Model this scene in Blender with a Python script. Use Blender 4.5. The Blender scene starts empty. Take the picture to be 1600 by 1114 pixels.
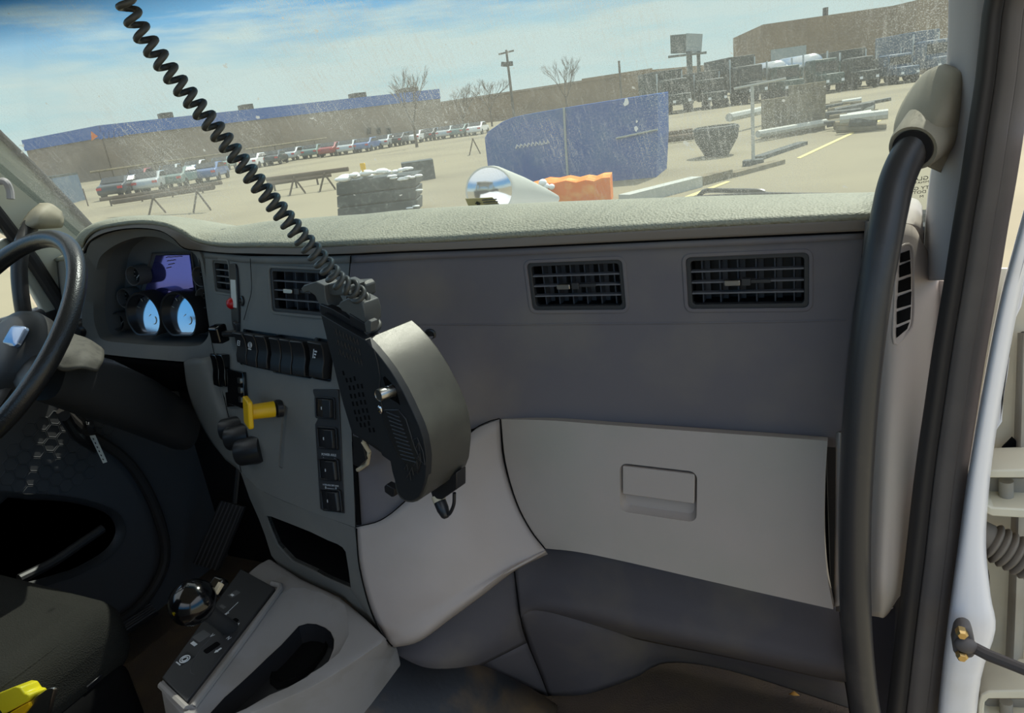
import bpy, bmesh, math, random
from mathutils import Vector, Matrix
from mathutils.bvhtree import BVHTree
random.seed(7)
sc = bpy.context.scene
COL = sc.collection

# ------------------------------------------------------------------ camera
CAM = Vector((0, 0, 1.25))
FPX = 1110.0
AX = Vector((0.9063758, 0.4035666, -0.1249676))     # image right, in vehicle axes (x right, y forward, z up)
AUP = Vector((-0.0262112, 0.3489481, 0.9367754))
AUP = (AUP - AX * AX.dot(AUP)).normalized()
ABK = AX.cross(AUP).normalized()
cd = bpy.data.cameras.new('camera')
cam = bpy.data.objects.new('camera', cd)
COL.objects.link(cam)
cd.sensor_width = 36.0
cd.lens = FPX / 1600 * 36
cd.clip_start = 0.02
cd.clip_end = 2000
M = Matrix((AX, AUP, ABK)).transposed().to_4x4()
M.translation = CAM
cam.matrix_world = M
sc.camera = cam

# ------------------------------------------------------------------ view, sun, sky
sc.view_settings.view_transform = 'Standard'
sc.view_settings.look = 'None'
sc.view_settings.gamma = 1
sc.view_settings.use_curve_mapping = False
sc.view_settings.exposure = 0.72
sc.cycles.max_bounces = 10
sc.cycles.diffuse_bounces = 6
sc.cycles.transparent_max_bounces = 12
sc.cycles.caustics_reflective = False
sc.cycles.sample_clamp_indirect = 6
SUN_AZ, SUN_EL = math.radians(14), math.radians(56)   # azimuth from straight ahead towards the passenger side
sd = Vector((math.sin(SUN_AZ) * math.cos(SUN_EL), math.cos(SUN_AZ) * math.cos(SUN_EL), math.sin(SUN_EL)))
sl = bpy.data.lights.new('sun', 'SUN')
sl.energy = 4.6
sl.angle = math.radians(0.6)
sl.color = (1.0, 0.95, 0.86)
so = bpy.data.objects.new('sun', sl)
COL.objects.link(so)
so.rotation_euler = sd.to_track_quat('Z', 'Y').to_euler()

w = bpy.data.worlds.new('sky')
sc.world = w
w.use_nodes = True
nt = w.node_tree
nt.nodes.clear()
def N(nt, t, **k):
    n = nt.nodes.new(t)
    for a, v in k.items():
        setattr(n, a, v)
    return n
out = N(nt, 'ShaderNodeOutputWorld')
bg = N(nt, 'ShaderNodeBackground')
bg.inputs['Strength'].default_value = 1.0
tc = N(nt, 'ShaderNodeTexCoord')
sp = N(nt, 'ShaderNodeSeparateXYZ')
nt.links.new(tc.outputs['Generated'], sp.inputs[0])
ramp = N(nt, 'ShaderNodeValToRGB')
e = ramp.color_ramp.elements
e[0].position = 0.0; e[0].color = (0.44, 0.58, 0.60, 1)
e[1].position = 1.0; e[1].color = (1.05, 1.05, 1.05, 1)
for p, c in ((0.09, (0.39, 0.56, 0.62, 1)), (0.15, (0.11, 0.36, 0.64, 1)), (0.33, (0.08, 0.30, 0.62, 1)), (0.5, (0.8, 0.86, 0.95, 1))):
    q = ramp.color_ramp.elements.new(p); q.color = c
nt.links.new(sp.outputs['Z'], ramp.inputs[0])
mp = N(nt, 'ShaderNodeMapping')
mp.inputs['Scale'].default_value = (2.2, 2.2, 16)
nz = N(nt, 'ShaderNodeTexNoise')
nz.inputs['Scale'].default_value = 2.0; nz.inputs['Detail'].default_value = 9; nz.inputs['Roughness'].default_value = 0.6
nt.links.new(tc.outputs['Generated'], mp.inputs[0]); nt.links.new(mp.outputs[0], nz.inputs[0])
# cloud amount: thick low down, thinning above about seven degrees
mr = N(nt, 'ShaderNodeMapRange')
mr.inputs['From Min'].default_value = 0.07; mr.inputs['From Max'].default_value = 0.21
mr.inputs['To Min'].default_value = 0.16; mr.inputs['To Max'].default_value = -0.16
nt.links.new(sp.outputs['Z'], mr.inputs['Value'])
ad = N(nt, 'ShaderNodeMath', operation='ADD')
nt.links.new(nz.outputs[0], ad.inputs[0]); nt.links.new(mr.outputs[0], ad.inputs[1])
cr = N(nt, 'ShaderNodeValToRGB')
cr.color_ramp.elements[0].position = 0.47; cr.color_ramp.elements[0].color = (0, 0, 0, 1)
cr.color_ramp.elements[1].position = 0.66; cr.color_ramp.elements[1].color = (1, 1, 1, 1)
nt.links.new(ad.outputs[0], cr.inputs[0])
mx = N(nt, 'ShaderNodeMix', data_type='RGBA')
nt.links.new(cr.outputs[0], mx.inputs['Factor'])
nt.links.new(ramp.outputs[0], mx.inputs['A'])
mx.inputs['B'].default_value = (0.50, 0.60, 0.615, 1)
nt.links.new(mx.outputs['Result'], bg.inputs['Color'])
nt.links.new(bg.outputs[0], out.inputs[0])

# ------------------------------------------------------------------ pixels to points
def ray(px, py):
    return (AX * (px - 800) - AUP * (py - 557) - ABK * FPX)
def P(px, py, Y):
    r = ray(px, py); return CAM + r * ((Y - CAM.y) / r.y)
def PX(px, py, X):
    r = ray(px, py); return CAM + r * ((X - CAM.x) / r.x)
def PZ(px, py, Z):
    r = ray(px, py); return CAM + r * ((Z - CAM.z) / r.z)
def PP(px, py, o, n):
    r = ray(px, py); return CAM + r * ((o - CAM).dot(n) / r.dot(n))
def PD(px, py, d):
    r = ray(px, py); return CAM + r.normalized() * d
def V(*a): return Vector(a)

# ------------------------------------------------------------------ materials
def lin(c):
    return tuple((x / 12.92 if x <= .04045 else ((x + .055) / 1.055) ** 2.4) for x in [v / 255 for v in c])
def mat(name, rgb, rough=.5, metal=0, spec=.5, bump=None, var=None, coat=0, coord='Object', emit=None):
    m = bpy.data.materials.new(name)
    m.use_nodes = True
    t = m.node_tree
    b = t.nodes['Principled BSDF']
    c = lin(rgb)
    b.inputs['Base Color'].default_value = (*c, 1)
    b.inputs['Roughness'].default_value = rough
    b.inputs['Metallic'].default_value = metal
    b.inputs['Specular IOR Level'].default_value = spec
    b.inputs['Coat Weight'].default_value = coat
    if emit:
        b.inputs['Emission Color'].default_value = (*lin(emit[0]), 1); b.inputs['Emission Strength'].default_value = emit[1]
    co = N(t, 'ShaderNodeTexCoord')
    if bump:
        kind, scale, strength, dist = bump
        if kind == 'noise':
            n = N(t, 'ShaderNodeTexNoise'); n.inputs['Scale'].default_value = scale; n.inputs['Detail'].default_value = 4
            o = n.outputs[0]
        elif kind == 'voronoi':
            n = N(t, 'ShaderNodeTexVoronoi'); n.inputs['Scale'].default_value = scale
            o = n.outputs['Distance']
        else:
            n = N(t, 'ShaderNodeTexWave'); n.inputs['Scale'].default_value = scale; o = n.outputs[1]
        t.links.new(co.outputs[coord], n.inputs['Vector'])
        bp = N(t, 'ShaderNodeBump'); bp.inputs['Strength'].default_value = strength; bp.inputs['Distance'].default_value = dist
        t.links.new(o, bp.inputs['Height']); t.links.new(bp.outputs[0], b.inputs['Normal'])
    if var:
        # blotches of a second colour: (rgb, scale, lo, hi, detail)
        rgb2, scale, lo, hi, det = var
        n = N(t, 'ShaderNodeTexNoise'); n.inputs['Scale'].default_value = scale; n.inputs['Detail'].default_value = det
        t.links.new(co.outputs[coord], n.inputs['Vector'])
        r = N(t, 'ShaderNodeMapRange'); r.inputs['From Min'].default_value = lo; r.inputs['From Max'].default_value = hi
        t.links.new(n.outputs[0], r.inputs['Value'])
        x = N(t, 'ShaderNodeMix', data_type='RGBA')
        x.inputs['A'].default_value = (*c, 1); x.inputs['B'].default_value = (*lin(rgb2), 1)
        t.links.new(r.outputs[0], x.inputs['Factor']); t.links.new(x.outputs['Result'], b.inputs['Base Color'])
    return m

MT = {}
def defm(k, *a, **kw): MT[k] = mat(k, *a, **kw)
defm('panel_dark', (108, 103, 106), .62, spec=.3, bump=('noise', 900, .08, .001), var=((122, 115, 110), 7, .45, .75, 6))
defm('panel_light', (172, 161, 153), .6, spec=.3, bump=('noise', 900, .08, .001), var=((163, 157, 147), 6, .4, .7, 6))
defm('panel_mid', (112, 112, 109), .6, spec=.3, bump=('noise', 900, .08, .001), var=((122, 121, 116), 8, .45, .7, 6))
defm('pad', (152, 152, 136), .62, spec=.35, bump=('voronoi', 260, .55, .002))
defm('fascia', (128, 120, 112), .65, spec=.3, bump=('noise', 600, .08, .001))
defm('panel_light_dimmed', (166, 156, 151), .6, spec=.3, bump=('noise', 900, .08, .001), var=((156, 147, 140), 6, .4, .7, 6))  # same plastic as the glove box, darkened to stand for weaker light
defm('vane', (74, 74, 78), .55, spec=.35)
defm('clip', (82, 82, 79), .45, spec=.45, bump=('noise', 900, .2, .001))
defm('cord', (66, 66, 63), .45, spec=.45)
defm('console', (140, 136, 134), .62, spec=.3, bump=('noise', 700, .1, .001), var=((122, 116, 108), 9, .5, .8, 7))
defm('kick', (84, 80, 83), .75, spec=.25, bump=('noise', 500, .12, .001), var=((110, 102, 92), 5, .5, .8, 6))
defm('vent', (98, 98, 102), .5, spec=.4)
defm('black', (36, 36, 38), .34, spec=.4)
defm('black_tex', (50, 50, 51), .5, spec=.45, bump=('noise', 600, .12, .001))
defm('black_gloss', (8, 8, 10), .12, spec=.6)
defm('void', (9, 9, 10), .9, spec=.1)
defm('bezel', (86, 86, 87), .55, spec=.35, bump=('noise', 800, .08, .001))
defm('rubber', (96, 90, 87), .65, spec=.35, bump=('noise', 300, .1, .001), var=((108, 101, 96), 12, .5, .8, 6))
defm('handle', (52, 50, 50), .38, spec=.5, bump=('noise', 420, .12, .001), var=((86, 80, 74), 14, .55, .85, 8))
defm('wheel', (34, 34, 35), .33, spec=.5, bump=('voronoi', 420, .25, .001))
defm('bracket', (156, 149, 132), .65, spec=.3, bump=('noise', 600, .1, .001))
defm('trim_grey', (168, 164, 166), .65, spec=.3, bump=('noise', 600, .08, .001))
defm('pillar_light', (196, 194, 178), .65, spec=.3, bump=('noise', 600, .06, .001))
defm('white_paint', (225, 224, 228), .35, spec=.5, coat=.3, var=((196, 190, 180), 5, .55, .85, 6))
defm('cream_metal', (206, 200, 180), .5, spec=.4, var=((176, 166, 148), 6, .5, .8, 7))
defm('grey_metal', (150, 145, 135), .5, metal=.1, spec=.4, var=((128, 118, 104), 10, .5, .8, 7))
defm('yellow', (236, 186, 14), .4, spec=.5)
defm('yellow_bright', (244, 226, 40), .35, spec=.5)
defm('chrome', (215, 216, 220), .12, metal=1)
defm('steel', (170, 168, 164), .28, metal=1)
defm('brass', (205, 176, 120), .35, metal=1)
defm('beige', (206, 190, 160), .5)
defm('red', (190, 20, 28), .3)
defm('mark', (205, 208, 210), .6)
defm('label_white', (210, 212, 205), .6)
defm('gauge_face', (14, 15, 18), .5)
defm('screen', (96, 94, 168), .08, metal=.75)
defm('cluster_back', (104, 107, 110), .6, spec=.3)
defm('seal_black', (52, 49, 48), .6, spec=.3)
defm('carpet', (92, 80, 70), .95, spec=.1, bump=('noise', 260, .7, .004), var=((108, 92, 72), 9, .45, .75, 8))
defm('mat_floor', (54, 57, 62), .6, spec=.4, bump=('noise', 60, .3, .004), var=((112, 94, 72), 8, .42, .66, 10))
defm('seat', (36, 36, 33), .9, spec=.15, bump=('voronoi', 420, .5, .002))
defm('ceiling', (150, 146, 138), .9, spec=.1)
defm('housing', (84, 82, 76), .36, metal=.35, spec=.6, bump=('noise', 1400, .25, .001), var=((104, 102, 92), 10, .5, .8, 8))
defm('housing_face', (36, 37, 39), .5, spec=.35, bump=('noise', 700, .1, .001))
# ------------------------------------------------------------------ mesh helpers
def cr4(a, b, c, d, t):
    return 0.5 * ((2 * b) + (c - a) * t + (2 * a - 5 * b + 4 * c - d) * t * t + (3 * b - a - 3 * c + d) * t ** 3)
def spline(p, n, closed=False):
    r = []; k = len(p)
    segs = k if closed else k - 1
    for i in range(segs):
        if closed:
            a, b, c, d = p[(i - 1) % k], p[i], p[(i + 1) % k], p[(i + 2) % k]
        else:
            b, c = p[i], p[i + 1]
            a = p[i - 1] if i > 0 else b * 2 - c
            d = p[i + 2] if i + 2 < k else c * 2 - b
        for j in range(n):
            r.append(cr4(a, b, c, d, j / n))
    if not closed: r.append(p[-1].copy())
    return r
class Fr:
    def __init__(s, o, u, v):
        s.o = Vector(o); s.u = Vector(u).normalized(); n = s.u.cross(Vector(v)).normalized(); s.n = n; s.v = n.cross(s.u)
    def __call__(s, a, b, c=0): return s.o + s.u * a + s.v * b + s.n * c
    def mat(s):
        m = Matrix((s.u, s.v, s.n)).transposed().to_4x4(); m.translation = s.o; return m
WORLD = Fr((0, 0, 0), (1, 0, 0), (0, 1, 0))
class MB:
    def __init__(s): s.v = []; s.f = []
    def add(s, vs, fs):
        k = len(s.v); s.v += [Vector(x) for x in vs]; s.f += [tuple(i + k for i in f) for f in fs]; return s
    def box(s, x0, x1, y0, y1, z0, z1, fr=WORLD):
        vs = [fr(x, y, z) for z in (z0, z1) for (x, y) in ((x0, y0), (x1, y0), (x1, y1), (x0, y1))]
        return s.add(vs, [(3, 2, 1, 0), (4, 5, 6, 7), (0, 1, 5, 4), (1, 2, 6, 5), (2, 3, 7, 6), (3, 0, 4, 7)])
    def prism(s, loop, vec):
        n = len(loop); vec = Vector(vec)
        vs = list(loop) + [p + vec for p in loop]
        return s.add(vs, [tuple(range(n - 1, -1, -1)), tuple(range(n, 2 * n))] + [(i, (i + 1) % n, n + (i + 1) % n, n + i) for i in range(n)])
    def loft(s, rings, closed=True, cap=True):
        n = len(rings[0]); vs = [p for r in rings for p in r]; fs = []
        for k in range(len(rings) - 1):
            for i in range(n if closed else n - 1):
                a, b = k * n + i, k * n + (i + 1) % n
                fs.append((a, b, b + n, a + n))
        if cap and closed:
            fs.append(tuple(range(n - 1, -1, -1))); fs.append(tuple(range((len(rings) - 1) * n, len(rings) * n)))
        return s.add(vs, fs)
    def grid(s, rows):
        return s.loft(rows, closed=False, cap=False)
    def tube(s, pts, r, seg=12, closed=False, cap=True):
        n = len(pts); rs = r if isinstance(r, (list, tuple)) else [r] * n
        tang = []
        for i in range(n):
            a = pts[(i - 1) % n] if closed or i > 0 else pts[i]; b = pts[(i + 1) % n] if closed or i < n - 1 else pts[i]
            tang.append((b - a).normalized())
        up = Vector((0, 0, 1)) if abs(tang[0].z) < .9 else Vector((1, 0, 0))
        x = tang[0].cross(up).normalized(); rings = []
        for i in range(n):
            t = tang[i]; x = (x - t * x.dot(t)).normalized(); y = t.cross(x)
            rings.append([pts[i] + (x * math.cos(2 * math.pi * k / seg) + y * math.sin(2 * math.pi * k / seg)) * rs[i] for k in range(seg)])
        if closed: rings.append(rings[0]); 
        return s.loft(rings, True, cap and not closed)
    def lathe(s, prof, fr, seg=24, flat=None):
        rings = []
        for (r, h) in prof:
            ring = []
            for k in range(seg):
                a = 2 * math.pi * k / seg; x, y = r * math.cos(a), r * math.sin(a)
                if flat is not None: y = max(y, -flat * r)
                ring.append(fr(x, y, h))
            rings.append(ring)
        return s.loft(rings)
    def ell(s, c, rx, ry, rz, fr=None, seg=20, rg=12):
        fr = fr or Fr(c, (1, 0, 0), (0, 1, 0)); rings = []
        for j in range(rg + 1):
            a = -math.pi / 2 + math.pi * j / rg; q = max(math.cos(a), 1e-3)
            rings.append([fr(rx * q * math.cos(2 * math.pi * k / seg), ry * q * math.sin(2 * math.pi * k / seg), rz * math.sin(a)) for k in range(seg)])
        return s.loft(rings)
    def rbox(s, fr, w, h, d0, d1, r=.2, top=1.0, seg=4):
        # rounded-rectangle block standing on a frame from depth d0 to d1
        def ring(k, z):
            ww, hh = w / 2 * k, h / 2 * k; rr = min(ww, hh) * r; q = []
            for (sx, sy, a0) in ((1, 1, 0), (-1, 1, 90), (-1, -1, 180), (1, -1, 270)):
                for j in range(seg + 1):
                    a = math.radians(a0 + 90 * j / seg)
                    q.append(fr(sx * (ww - rr) + rr * math.cos(a), sy * (hh - rr) + rr * math.sin(a), z))
            return q
        return s.loft([ring(1, d0), ring(1, d1)] if top == 1.0 else [ring(1, d0), ring(1, d0 + (d1 - d0) * .7), ring(top, d1)])
    def build(s, name, m, parent=None, smooth=35, bevel=0, bseg=2, solid=0, sub=0, fixn=True):
        me = bpy.data.meshes.new(name)
        me.from_pydata([tuple(p) for p in s.v], [], s.f)
        if fixn:
            bm = bmesh.new(); bm.from_mesh(me)
            bmesh.ops.remove_doubles(bm, verts=bm.verts, dist=1e-6)
            bmesh.ops.recalc_face_normals(bm, faces=bm.faces); bm.to_mesh(me); bm.free()
        if smooth:
            me.polygons.foreach_set('use_smooth', [True] * len(me.polygons))
            try: me.set_sharp_from_angle(angle=math.radians(smooth))
            except Exception: pass
        o = bpy.data.objects.new(name, me)
        COL.objects.link(o)
        if m is not None: me.materials.append(MT[m] if isinstance(m, str) else m)
        if solid:
            q = o.modifiers.new('thick', 'SOLIDIFY'); q.thickness = abs(solid); q.offset = -1 if solid > 0 else 1
        if bevel:
            q = o.modifiers.new('bevel', 'BEVEL'); q.width = bevel; q.segments = bseg; q.limit_method = 'ANGLE'; q.angle_limit = math.radians(35)
        if sub:
            q = o.modifiers.new('sub', 'SUBSURF'); q.levels = sub; q.render_levels = sub
        if parent is not None: adopt(o, parent)
        return o
def adopt(o, parent):
    o.parent = parent
    # roots are only ever translated, never turned, while their parts are built in place
    # a mesh part is built in place, so its own frame is the world's
    t = parent.location.copy() if parent.type == 'EMPTY' else Vector((0, 0, 0))
    o.matrix_parent_inverse = Matrix.Translation(-t)
def tag(o, label=None, cat=None, group=None, kind=None):
    if label: o['label'] = label
    if cat: o['category'] = cat
    if group: o['group'] = group
    if kind: o['kind'] = kind
    return o
def thing(name, label, cat, loc=(0, 0, 0), group=None):
    o = bpy.data.objects.new(name, None); COL.objects.link(o)
    o.empty_display_size = .05; o.location = loc
    return tag(o, label, cat, group)
def struct(o): o['kind'] = 'structure'; return o
def dup(o, parent=None):
    c = o.copy(); COL.objects.link(c); c.parent = parent
    for ch in list(o.children):
        dup(ch, c)
    return c
def patch_pts(rows, n=4, m=4):
    """rows of (px,py,Y) control points -> dense grid of 3D points"""
    R = [[P(*q) if not isinstance(q, Vector) else q for q in r] for r in rows]
    R = [spline(r, n) for r in R]
    cols = [spline([R[i][j] for i in range(len(R))], m) for j in range(len(R[0]))]
    return [[cols[j][i] for j in range(len(cols))] for i in range(len(cols[0]))]
def patch(name, rows, m, parent=None, n=4, k=4, solid=.006, flip=None):
    g = patch_pts(rows, n, k)
    b = MB().grid(g)
    # make the normals face the cab
    tot = 0.0
    for i in range(len(g) - 1):
        for j in range(len(g[0]) - 1):
            d_ = CAM - g[i][j]; tot += (g[i][j + 1] - g[i][j]).cross(g[i + 1][j] - g[i][j]).dot(d_) / d_.length
    back = tot < 0
    if flip is not None: back = flip
    # loft quads run (a,b,b+n,a+n): normal = (b-a) x (next row)
    if back: b.f = [tuple(reversed(f)) for f in b.f]
    return b.build(name, m, parent, smooth=60, solid=solid, fixn=False)
class Surf:
    def __init__(s, o):
        me = o.data; s.t = BVHTree.FromPolygons([v.co.copy() for v in me.vertices], [tuple(p.vertices) for p in me.polygons])
    def __call__(s, px, py):
        d = ray(px, py).normalized(); h, n, i, q = s.t.ray_cast(CAM, d)
        if h is None:
            h, n, i, q = s.t.find_nearest(CAM + d * 1.3)
        if n.dot(d) > 0: n = -n
        return h, n
    def frame(s, tl, tr, br, bl):
        q = [s(*p)[0] for p in (tl, tr, br, bl)]
        u = (q[1] + q[2] - q[0] - q[3]); v = (q[0] + q[1] - q[2] - q[3])
        f = Fr((q[0] + q[1] + q[2] + q[3]) / 4, u, v); f.w = u.length / 2; f.h = v.length / 2; return f
def pframe(o, n, tl, tr, br, bl):
    q = [PP(*p, o, n) for p in (tl, tr, br, bl)]
    u = (q[1] + q[2] - q[0] - q[3]); v = (q[0] + q[1] - q[2] - q[3])
    f = Fr((q[0] + q[1] + q[2] + q[3]) / 4, u, v); f.w = u.length / 2; f.h = v.length / 2; return f
def cut(o, *mbs):
    for b in mbs:
        t = b.build('cutter_tmp', None, smooth=0)
        q = o.modifiers.new('hole', 'BOOLEAN'); q.operation = 'DIFFERENCE'; q.object = t; q.solver = 'EXACT'
        dg = bpy.context.evaluated_depsgraph_get(); dg.update()
        me = bpy.data.meshes.new_from_object(o.evaluated_get(dg))
        o.modifiers.clear(); old = o.data; o.data = me
        bpy.data.meshes.remove(old)
        tm = t.data; bpy.data.objects.remove(t); bpy.data.meshes.remove(tm)
    o.data.set_sharp_from_angle(angle=math.radians(35))
    return o
def text(name, body, fr, size, m, parent=None, align='CENTER', depth=.0002, sx=1):
    cu = bpy.data.curves.new(name, 'FONT'); cu.body = body; cu.size = size; cu.align_x = align; cu.align_y = 'CENTER'; cu.extrude = depth
    t = bpy.data.objects.new('txt_tmp', cu); COL.objects.link(t)
    dg = bpy.context.evaluated_depsgraph_get(); dg.update()
    me = bpy.data.meshes.new_from_object(t.evaluated_get(dg))
    bpy.data.objects.remove(t); bpy.data.curves.remove(cu)
    for v in me.vertices: v.co = fr(v.co.x * sx, v.co.y, v.co.z)
    o = bpy.data.objects.new(name, me); COL.objects.link(o); me.materials.clear(); me.materials.append(MT[m])
    if parent is not None: adopt(o, parent)
    return o
def rloop(fr, w, h, r, z=0, seg=4):
    q = []
    for (sx, sy, a0) in ((1, 1, 0), (-1, 1, 90), (-1, -1, 180), (1, -1, 270)):
        for j in range(seg + 1):
            a = math.radians(a0 + 90 * j / seg)
            q.append(fr(sx * (w / 2 - r) + r * math.cos(a), sy * (h / 2 - r) + r * math.sin(a), z))
    return q
def ring(fr, w, h, r, wi, hi, ri, z0, z1, seg=4):
    """picture-frame ring between two rounded rectangles"""
    a0, a1 = rloop(fr, w, h, r, z0, seg), rloop(fr, w, h, r, z1, seg)
    b0, b1 = rloop(fr, wi, hi, ri, z0, seg), rloop(fr, wi, hi, ri, z1, seg)
    return MB().loft([a0, a1, b1, b0, a0], True, False)
# ================================================================== the cab: setting
# floor, side walls, back wall, roof
fl = MB().box(-1.80, .14, -.75, 1.75, -.04, 0)
struct(fl.build('floor', 'carpet'))
GR = -1.2      # yard level
# windshield: curved in plan, raked
def ws(x, z):
    k = (x + .82) / .95
    return V(x, 1.45 - .22 * k * k - (z - 1.02) * .70, z)
def ws_base(x): return ws(x, 1.0)
xs = [-1.80 + i * 1.92 / 24 for i in range(25)]
gm = bpy.data.materials.new('windshield_glass'); gm.use_nodes = True
t = gm.node_tree; t.nodes.clear()
o_ = N(t, 'ShaderNodeOutputMaterial')
tr = N(t, 'ShaderNodeBsdfTransparent'); tr.inputs[0].default_value = (.72, .785, .755, 1)
gl = N(t, 'ShaderNodeBsdfGlossy'); gl.inputs['Roughness'].default_value = .03; gl.inputs[0].default_value = (1, 1, 1, 1)
tl = N(t, 'ShaderNodeBsdfTranslucent'); tl.inputs[0].default_value = (.25, .265, .24, 1)
df = N(t, 'ShaderNodeBsdfDiffuse'); df.inputs[0].default_value = (.28, .29, .26, 1)
dust = N(t, 'ShaderNodeMixShader'); dust.inputs[0].default_value = .35
t.links.new(tl.outputs[0], dust.inputs[1]); t.links.new(df.outputs[0], dust.inputs[2])
co = N(t, 'ShaderNodeTexCoord')
def noise(scale, vec=(1, 1, 1), rot=(0, 0, 0), lo=.5, hi=.7, amp=1, det=3):
    m_ = N(t, 'ShaderNodeMapping'); m_.inputs['Scale'].default_value = vec; m_.inputs['Rotation'].default_value = rot
    n_ = N(t, 'ShaderNodeTexNoise'); n_.inputs['Scale'].default_value = scale; n_.inputs['Detail'].default_value = det
    t.links.new(co.outputs['Object'], m_.inputs[0]); t.links.new(m_.outputs[0], n_.inputs[0])
    r_ = N(t, 'ShaderNodeMapRange'); r_.inputs['From Min'].default_value = lo; r_.inputs['From Max'].default_value = hi; r_.inputs['To Max'].default_value = amp
    t.links.new(n_.outputs[0], r_.inputs[0]); return r_.outputs[0]
def mth(op, a, b):
    m_ = N(t, 'ShaderNodeMath', operation=op)
    for i, q in enumerate((a, b)):
        if isinstance(q, float): m_.inputs[i].default_value = q
        else: t.links.new(q, m_.inputs[i])
    return m_.outputs[0]
speck = noise(620, lo=.50, hi=.66, amp=.50, det=2)
streak = noise(60, vec=(3.4, .5, .5), rot=(0, .30, 0), lo=.52, hi=.75, amp=.30, det=3)
patchy = noise(3.2, lo=.34, hi=.60, amp=1, det=3)
film = noise(5, lo=.3, hi=.75, amp=.16, det=4)
blob = noise(34, lo=.725, hi=.74, amp=.6, det=3)
tot = mth('ADD', mth('ADD', mth('MULTIPLY', mth('ADD', speck, streak), patchy), film), mth('ADD', blob, .14))
mix1 = N(t, 'ShaderNodeMixShader'); t.links.new(tot, mix1.inputs[0]); t.links.new(tr.outputs[0], mix1.inputs[1]); t.links.new(dust.outputs[0], mix1.inputs[2])
mix2 = N(t, 'ShaderNodeMixShader'); mix2.inputs[0].default_value = .035; t.links.new(mix1.outputs[0], mix2.inputs[1]); t.links.new(gl.outputs[0], mix2.inputs[2])
t.links.new(mix2.outputs[0], o_.inputs[0])
MT['glass'] = gm
gt = bpy.data.materials.new('tint_band'); gt.use_nodes = True
t2 = gt.node_tree; t2.nodes.clear()
o2 = N(t2, 'ShaderNodeOutputMaterial'); r2 = N(t2, 'ShaderNodeBsdfTransparent'); t2.links.new(r2.outputs[0], o2.inputs[0])
c2 = N(t2, 'ShaderNodeTexCoord'); s2 = N(t2, 'ShaderNodeSeparateXYZ'); t2.links.new(c2.outputs['Object'], s2.inputs[0])
m2 = N(t2, 'ShaderNodeValToRGB'); mr2 = N(t2, 'ShaderNodeMapRange'); mr2.inputs['From Min'].default_value = 1.485; mr2.inputs['From Max'].default_value = 1.565
t2.links.new(s2.outputs['Z'], mr2.inputs[0]); t2.links.new(mr2.outputs[0], m2.inputs[0]); t2.links.new(m2.outputs[0], r2.inputs[0])
m2.color_ramp.elements[0].color = (1, 1, 1, 1); m2.color_ramp.elements[1].color = (.04, .13, .2, 1)
MT['tint'] = gt
zs = [1.0 + .74 * i / 12 for i in range(13)]
wg = MB().grid([[ws(x, z) for x in xs] for z in zs]).build('window_1', 'glass', smooth=80, fixn=False); struct(wg)
tb = MB().grid([[ws(x, z) - V(0, .006, .006) for x in xs] for z in [1.48 + .26 * i / 6 for i in range(7)]]).build('tint_band', 'tint', wg, smooth=80, fixn=False)
tb['label'] = 'blue-tinted sun band along the top of the glass'
# roof, back wall
rf = MB().box(-1.80, .14, -.75, .95, 1.80, 1.84)
struct(rf.build('ceiling', 'ceiling'))
struct(MB().box(-1.80, .14, -.78, -.75, 0, .92).build('wall_back', 'ceiling'))
struct(MB().box(-1.80, -1.62, -.78, -.75, .92, 1.84).build('wall_back', 'ceiling'))
struct(MB().box(-.04, .14, -.78, -.75, .92, 1.84).build('wall_back', 'ceiling'))
struct(MB().box(-1.62, -.04, -.78, -.75, 1.70, 1.84).build('wall_back', 'ceiling'))
hd = MB().loft([[ws(x, 1.72) + V(0, d, e_) for (d, e_) in ((.03, .0), (-.10, .02), (-.10, .12), (.03, .12))] for x in xs])
struct(hd.build('trim_1', 'ceiling'))
cw = MB().grid([[ws(x, 1.0) + V(0, .0, .0) for x in xs], [V(x, 1.50, .97) for x in xs], [V(x, 1.50, .6) for x in xs]]).build('trim_7', 'black', None, solid=.01, fixn=False); struct(cw)
# left wall below the window, with pillar
# ================================================================== dashboard
dash = thing('dashboard', 'grey two-tone truck dashboard with a padded top running under the windshield', 'dashboard', (-.8, 1.1, .5))
L_ = [(132,395,1.05),(141,378,1.04),(160,366,1.03),(190,358,1.03),(222,356,1.03),(252,360,1.03),(272,372,1.03),(288,387,1.05),(315,391.5,1.06),(352,395,1.02),(390,396,.975),(470,398,.96),(548,396.5,.945),(620,393,.965),(700,390,.985),(800,386,.99),(1000,376.5,.995),(1150,370,.995),(1386,359.5,.995)]
P_ = [(131,385,1.05),(140,370,1.04),(158,359,1.03),(189,353,1.03),(224,350,1.03),(257,354,1.03),(282,364,1.03),(303,377,1.04),(330,384,1.04),(365,387,1.0),(400,386.5,.97),(478,387,.955),(550,384,.94),(620,381,.96),(700,378,.98),(800,372,.985),(1000,361,.985),(1150,353,.985),(1386,342,.985)]
C_ = [(132,378,1.06),(143,366,1.08),(163,355,1.09),(196,346.5,1.10),(238,343.5,1.12),(275,344,1.13),(310,349,1.14),(352,359,1.14),(385,357,1.14),(420,351.5,1.13),(455,349,1.12),(507,345,1.11),(570,341,1.11),(630,335,1.11),(700,330.5,1.12),(800,325.5,1.12),(1000,318,1.12),(1150,313.5,1.12),(1386,309,1.12)]
Lv = [P(*q) for q in L_]; Pv = [P(*q) for q in P_]; Cv = [P(*q) for q in C_]
Mv = [a.lerp(b, .45) + V(0, -.012, .006) for a, b in zip(Pv, Cv)]
Bv = []
for c in Cv:
    e0 = ws_base(c.x); Bv.append(V(c.x, e0.y - .02, 1.005 if c.z > 1.03 else c.z - .03))
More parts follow.
